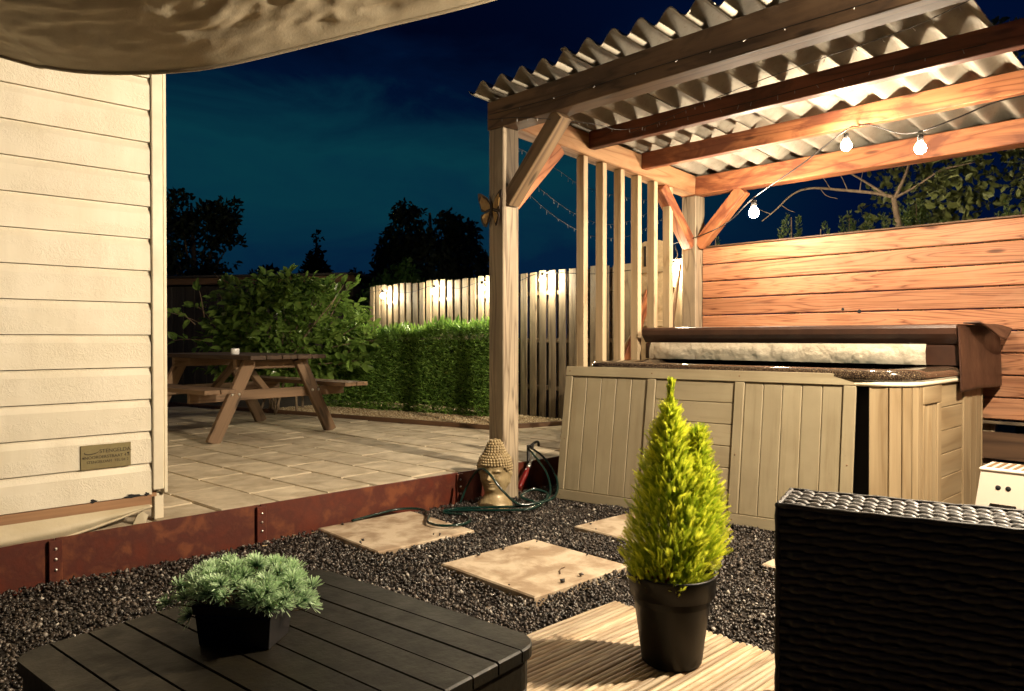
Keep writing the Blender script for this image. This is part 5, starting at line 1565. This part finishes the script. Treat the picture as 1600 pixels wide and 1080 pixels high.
hk = thing('hose_hanger', (3.62, 3.60, 0.0), 'black stake with a hook holding the hose beside the leaning panel', 'hose hanger')
tube('stake', [(3.62, 3.612, -0.02), (3.62, 3.612, 0.31)], 0.012, M['cable'], hk, 10)
tube('hook', smooth_path([(3.62, 3.612, 0.29), (3.60, 3.575, 0.31), (3.59, 3.545, 0.295), (3.60, 3.545, 0.33)], 5), 0.009, M['cable'], hk, 8)
tube('hook', smooth_path([(3.62, 3.612, 0.29), (3.66, 3.60, 0.32), (3.68, 3.58, 0.33), (3.69, 3.58, 0.30)], 5), 0.009, M['cable'], hk, 8)
nz = thing('hose_nozzle', (3.47, 3.57, 0.02), 'red handled hose nozzle lying in the corner behind the post', 'nozzle')
a_, b_ = np.array((3.42, 3.50, 0.055)), np.array((3.56, 3.555, 0.165))
tube('handle', [a_ + (b_ - a_) * t for t in np.linspace(0, 1, 8)], [0.010, 0.016, 0.018, 0.017, 0.018, 0.019, 0.016, 0.010], M['red'], nz, 12)
d_ = (b_ - a_)
tube('collar', [b_, b_ + d_ * 0.10, b_ + d_ * 0.2], [0.013, 0.015, 0.012], M['bolt'], nz, 12)
tube('spout', [b_ + d_ * 0.22, b_ + d_ * 0.45, b_ + d_ * 0.75], [0.009, 0.008, 0.011], M['bolt'], nz, 10)

# ================================================================== BUTTERFLY ORNAMENT on the front post
BC = np.array((3.252, 3.565, 1.885))
bu = thing('butterfly_ornament', tuple(BC), 'tan metal butterfly ornament fixed to the front pergola post', 'ornament')
def wing(out, sg, tilt, mat, dx, sc=1.0):
    P = np.array(out) * sc
    V = []
    for th_ in (0, 0.003):
        for (s, zz) in P:
            V.append((BC[0] - 0.006 - dx - th_ - 0.22 * s, BC[1] + sg * s, BC[2] + zz))
    n = len(P)
    F = [tuple(range(n)), tuple(range(2 * n - 1, n - 1, -1))] + [(i, n + i, n + (i + 1) % n, (i + 1) % n) for i in range(n)]
    o = wmesh('wing', V, F, M[mat], bu)
    bm = bmesh.new(); bm.from_mesh(o.data); bmesh.ops.recalc_face_normals(bm, faces=bm.faces[:]); bm.to_mesh(o.data); bm.free()
upw = [(0.005, 0.02), (0.04, 0.075), (0.085, 0.105), (0.115, 0.110), (0.112, 0.07), (0.095, 0.02), (0.088, -0.012), (0.06, -0.018), (0.006, -0.002)]
lww = [(0.006, -0.006), (0.055, -0.022), (0.085, -0.035), (0.088, -0.065), (0.068, -0.105), (0.045, -0.118), (0.026, -0.085), (0.008, -0.03)]
upi = [(0.016, 0.026), (0.045, 0.062), (0.082, 0.086), (0.094, 0.055), (0.082, 0.008), (0.055, -0.008), (0.016, 0.004)]
lwi = [(0.016, -0.018), (0.055, -0.030), (0.072, -0.050), (0.060, -0.085), (0.045, -0.098), (0.032, -0.075)]
for sg in (1, -1):
    wing(upw, sg, 0, 'wing_edge', 0.0); wing(lww, sg, 0, 'wing_edge', 0.004)
    wing(upi, sg, 0, 'wing', 0.0055); wing(lwi, sg, 0, 'wing', 0.0095)
tube('body', [(BC[0] - 0.014, BC[1], BC[2] + z) for z in np.linspace(-0.06, 0.05, 9)], [0.003, 0.006, 0.007, 0.007, 0.008, 0.010, 0.008, 0.009, 0.004], M['wing_edge'], bu, 8)
for sg in (1, -1):
    tube('antenna', smooth_path([(BC[0] - 0.014, BC[1], BC[2] + 0.05), (BC[0] - 0.02, BC[1] + sg * 0.012, BC[2] + 0.075), (BC[0] - 0.024, BC[1] + sg * 0.026, BC[2] + 0.092)], 4), 0.0012, M['wing_edge'], bu, 5)

# ================================================================== LIGHTS
def globe(name, c, r, mat, parent, tail=1.0):
    V, F = lathe_np([(0.0, -r), (0.38 * r, -0.93 * r), (0.71 * r, -0.71 * r), (0.93 * r, -0.36 * r), (r, 0), (0.92 * r, 0.40 * r), (0.70 * r, 0.78 * r), (0.48 * r, 1.12 * r), (0.42 * r, 1.3 * r)], 16, c)
    o = wmesh(name, V, F, mat, parent, True, origin=c)
    V, F = lathe_np([(0.0, 1.25 * r), (0.46 * r, 1.26 * r), (0.50 * r, 1.3 * r), (0.50 * r, 2.3 * r), (0.36 * r, 2.5 * r), (0.0, 2.52 * r)], 12, c)
    wmesh('socket', V, F, M['cable'], o, True, origin=c)
    return o
fs = thing('festoon_light_string', (5.1, 2.0, 2.2), 'festoon light string with glowing bulbs hung under the pergola roof', 'string lights')
BULBS = [(5.107, 2.736, 1.974), (4.534, 1.834, 2.200), (4.528, 1.424, 2.108)]
cab1 = smooth_path([(5.46, 3.70, 1.86), (5.48, 3.40, 1.915), (5.30, 3.05, 1.97), (5.107, 2.736, 1.974 + 0.115), (4.83, 2.26, 2.20), (4.55, 1.85, 2.200 + 0.095), (4.71, 1.84, 2.353), (4.72, 1.76, 2.345), (4.66, 1.58, 2.25), (4.528, 1.424, 2.108 + 0.095), (4.62, 1.28, 2.26), (4.74, 1.08, 2.345), (4.75, 0.75, 2.34)], 8)
tube('cable', cab1, 0.0045, M['cable'], fs, 6)
for b, r_ in zip(BULBS, (0.038, 0.031, 0.031)): globe('bulb', b, r_, M['bulb'], fs)
# string continued out of view; its strong bulb is added to light the foreground
f2 = thing('festoon_light_string', (4.2, 0.2, 2.2), 'festoon light string carried on unseen past the right edge with an added strong bulb', 'string lights')
OUT = [(3.222, 0.10, 2.43)]
cab2 = smooth_path([(4.75, 0.75, 2.32), (4.62, 0.2, 2.31), (4.45, -0.35, 2.36), (3.95, -0.25, 2.37), (3.55, -0.05, 2.39), (3.30, 0.02, 2.39), (3.21, 0.05, 2.50), (3.203, 0.10, 2.52), (3.23, 0.4, 2.54)], 8)
tube('cable', cab2, 0.0045, M['cable'], f2, 6)
for b, r_, m_ in zip(OUT, (0.030,), ('lampglow',)): globe('bulb', b, r_, M[m_], f2)

# string along the back fence
fs3 = thing('festoon_light_string', (5.55, 6.0, 1.6), 'festoon light string with bulbs fixed along the back fence', 'string lights')
FB = [(5.545, 8.24, 1.600), (5.545, 7.145, 1.609), (5.545, 6.27, 1.607), (5.545, 5.33, 1.645), (5.545, 3.76, 1.650)]
pts = []
for i, b in enumerate(FB):
    pts.append((b[0], b[1], b[2] + 0.075))
    if i < len(FB) - 1:
        c_ = FB[i + 1]; pts.append(((b[0] + c_[0]) / 2 + 0.03, (b[1] + c_[1]) / 2, (b[2] + c_[2]) / 2 + 0.02))
pts = [(5.6, 8.7, 1.66)] + pts + [(5.53, 3.70, 1.86)]
tube('cable', smooth_path(pts, 8), 0.0045, M['cable'], fs3, 6)
for b in FB: globe('bulb', b, 0.030, M['fbulb'], fs3)

# fairy light strands (unlit, glinting)
def fairy(path, label, drop=0.022, step=0.115, r=0.0022, grp='fairy light strands'):
    t = thing('fairy_light_strand', tuple(path[len(path) // 2]), label, 'fairy lights', grp)
    tube('wire', path, r, M['cable'], t, 5)
    d = np.r_[0, np.cumsum(np.linalg.norm(np.diff(path, axis=0), axis=1))]
    Vv, Ff, o2 = [], [], 0
    for s in np.cumsum(RNG.uniform(0.55, 1.45, int(d[-1] / step)) * step):
        if s > d[-1]: break
        p = np.array([np.interp(s, d, path[:, i]) for i in range(3)])
        q = p + np.array((random.uniform(-0.012, 0.012), random.uniform(-0.012, 0.012), -drop * random.uniform(0.7, 1.2)))
        v, f = tube_np([p, p * 0.4 + q * 0.6, q], [0.0012, 0.0016, 0.0022], 6)
        Vv.append(v); Ff += [tuple(i + o2 for i in k_) for k_ in f]; o2 += len(v)
    tag(wmesh('leds', np.vstack(Vv), Ff, M['led'], t), kind='stuff')
fairy(smooth_path([(3.246, 3.60, 2.50), (3.244, 3.0, 2.475), (3.246, 2.3, 2.47), (3.244, 1.6, 2.46), (3.246, 0.9, 2.45)], 10), 'fairy light strand stapled along the dark front beam', 0.010, 0.22)
fairy(smooth_path([(3.244, 3.62, 2.47), (3.25, 3.35, 2.43), (3.27, 3.10, 2.372), (3.60, 3.00, 2.385), (3.95, 3.05, 2.43), (4.09, 2.75, 2.46), (4.09, 2.2, 2.452), (4.09, 1.6, 2.46), (4.09, 1.0, 2.45)], 10), 'fairy light strand wound round the corner brace and along the second rafter')
fairy(smooth_path([(4.085, 3.1, 2.44), (3.95, 2.2, 2.50), (3.8, 1.6, 2.49), (3.75, 1.2, 2.50), (3.6, 0.8, 2.52)], 10), 'fairy light strand slung under the roof between front beam and second rafter')
Y4 = 4.3
fairy(smooth_path([(3.42, 3.63, 2.36), (4.05, 4.1, 2.50), (4.455, Y4, 2.528), (4.691, Y4, 2.469), (4.94, Y4, 2.396), (5.339, Y4, 2.365), (5.825, Y4, 2.375), (6.249, Y4, 2.429)], 10), 'uppermost fairy light strand sagging against the sky behind the slats', 0.03, 0.10)
fairy(smooth_path([(3.42, 3.63, 2.25), (3.95, 4.1, 2.33), (4.327, Y4, 2.340), (4.572, Y4, 2.235), (4.856, Y4, 2.139), (5.248, Y4, 2.081), (5.675, Y4, 2.156), (6.249, Y4, 2.391)], 10), 'middle fairy light strand sagging against the sky behind the slats', 0.03, 0.10)
fairy(smooth_path([(3.42, 3.63, 2.16), (3.92, 4.1, 2.24), (4.268, Y4, 2.248), (4.494, Y4, 2.135), (4.773, Y4, 2.031), (5.158, Y4, 1.957), (5.675, Y4, 2.017), (6.305, Y4, 2.289)], 10), 'lowest fairy light strand sagging against the sky behind the slats', 0.03, 0.10)

# ================================================================== LITTER
tw = thing('twig', (2.40, 2.20, 0.025), 'thin dark twig lying on the middle stepping slab', 'twig')
tube('stem', smooth_path([(2.37, 2.17, 0.028), (2.41, 2.205, 0.031), (2.45, 2.215, 0.029)], 4), 0.0022, M['twig'], tw, 6)
lfm = M['ply']
for x, y, a, lab in ((1.62, 3.45, 0.4, 'pale fallen leaf on the gravel just left of the middle edging stake'),
                     (1.83, 3.52, 1.4, 'pale fallen leaf on the gravel just right of the middle edging stake'),
                     (1.95, 3.50, 2.3, 'pale fallen leaf on the gravel at the left corner of the hose slab'),
                     (2.27, 3.58, 0.9, 'pale fallen leaf on the hose slab close to the rusty edging'),
                     (2.55, 2.52, 1.9, 'pale fallen leaf near the far corner of the middle stepping slab')):
    v = np.array([(0, 0, 0), (0.012, 0.006, 0.004), (0.026, 0.005, 0.002), (0.038, 0, 0.006), (0.026, -0.006, 0.003), (0.012, -0.006, 0.001)])
    rm_ = np.array(Matrix.Rotation(a, 3, 'Z') @ Matrix.Rotation(0.25, 3, 'Y'))
    v = v @ rm_.T
    V = np.vstack([v, v - (0, 0, 0.001)]) + (x, y, 0.034)
    F = [(0, 1, 2, 3), (0, 3, 4, 5), (9, 8, 7, 6), (11, 10, 9, 6)] + [(i, 6 + i, 6 + (i + 1) % 6, (i + 1) % 6) for i in range(6)]
    o = wmesh('fallen_leaf', V, F, lfm)
    tag(o, lab, 'leaf', 'fallen leaves on the gravel')
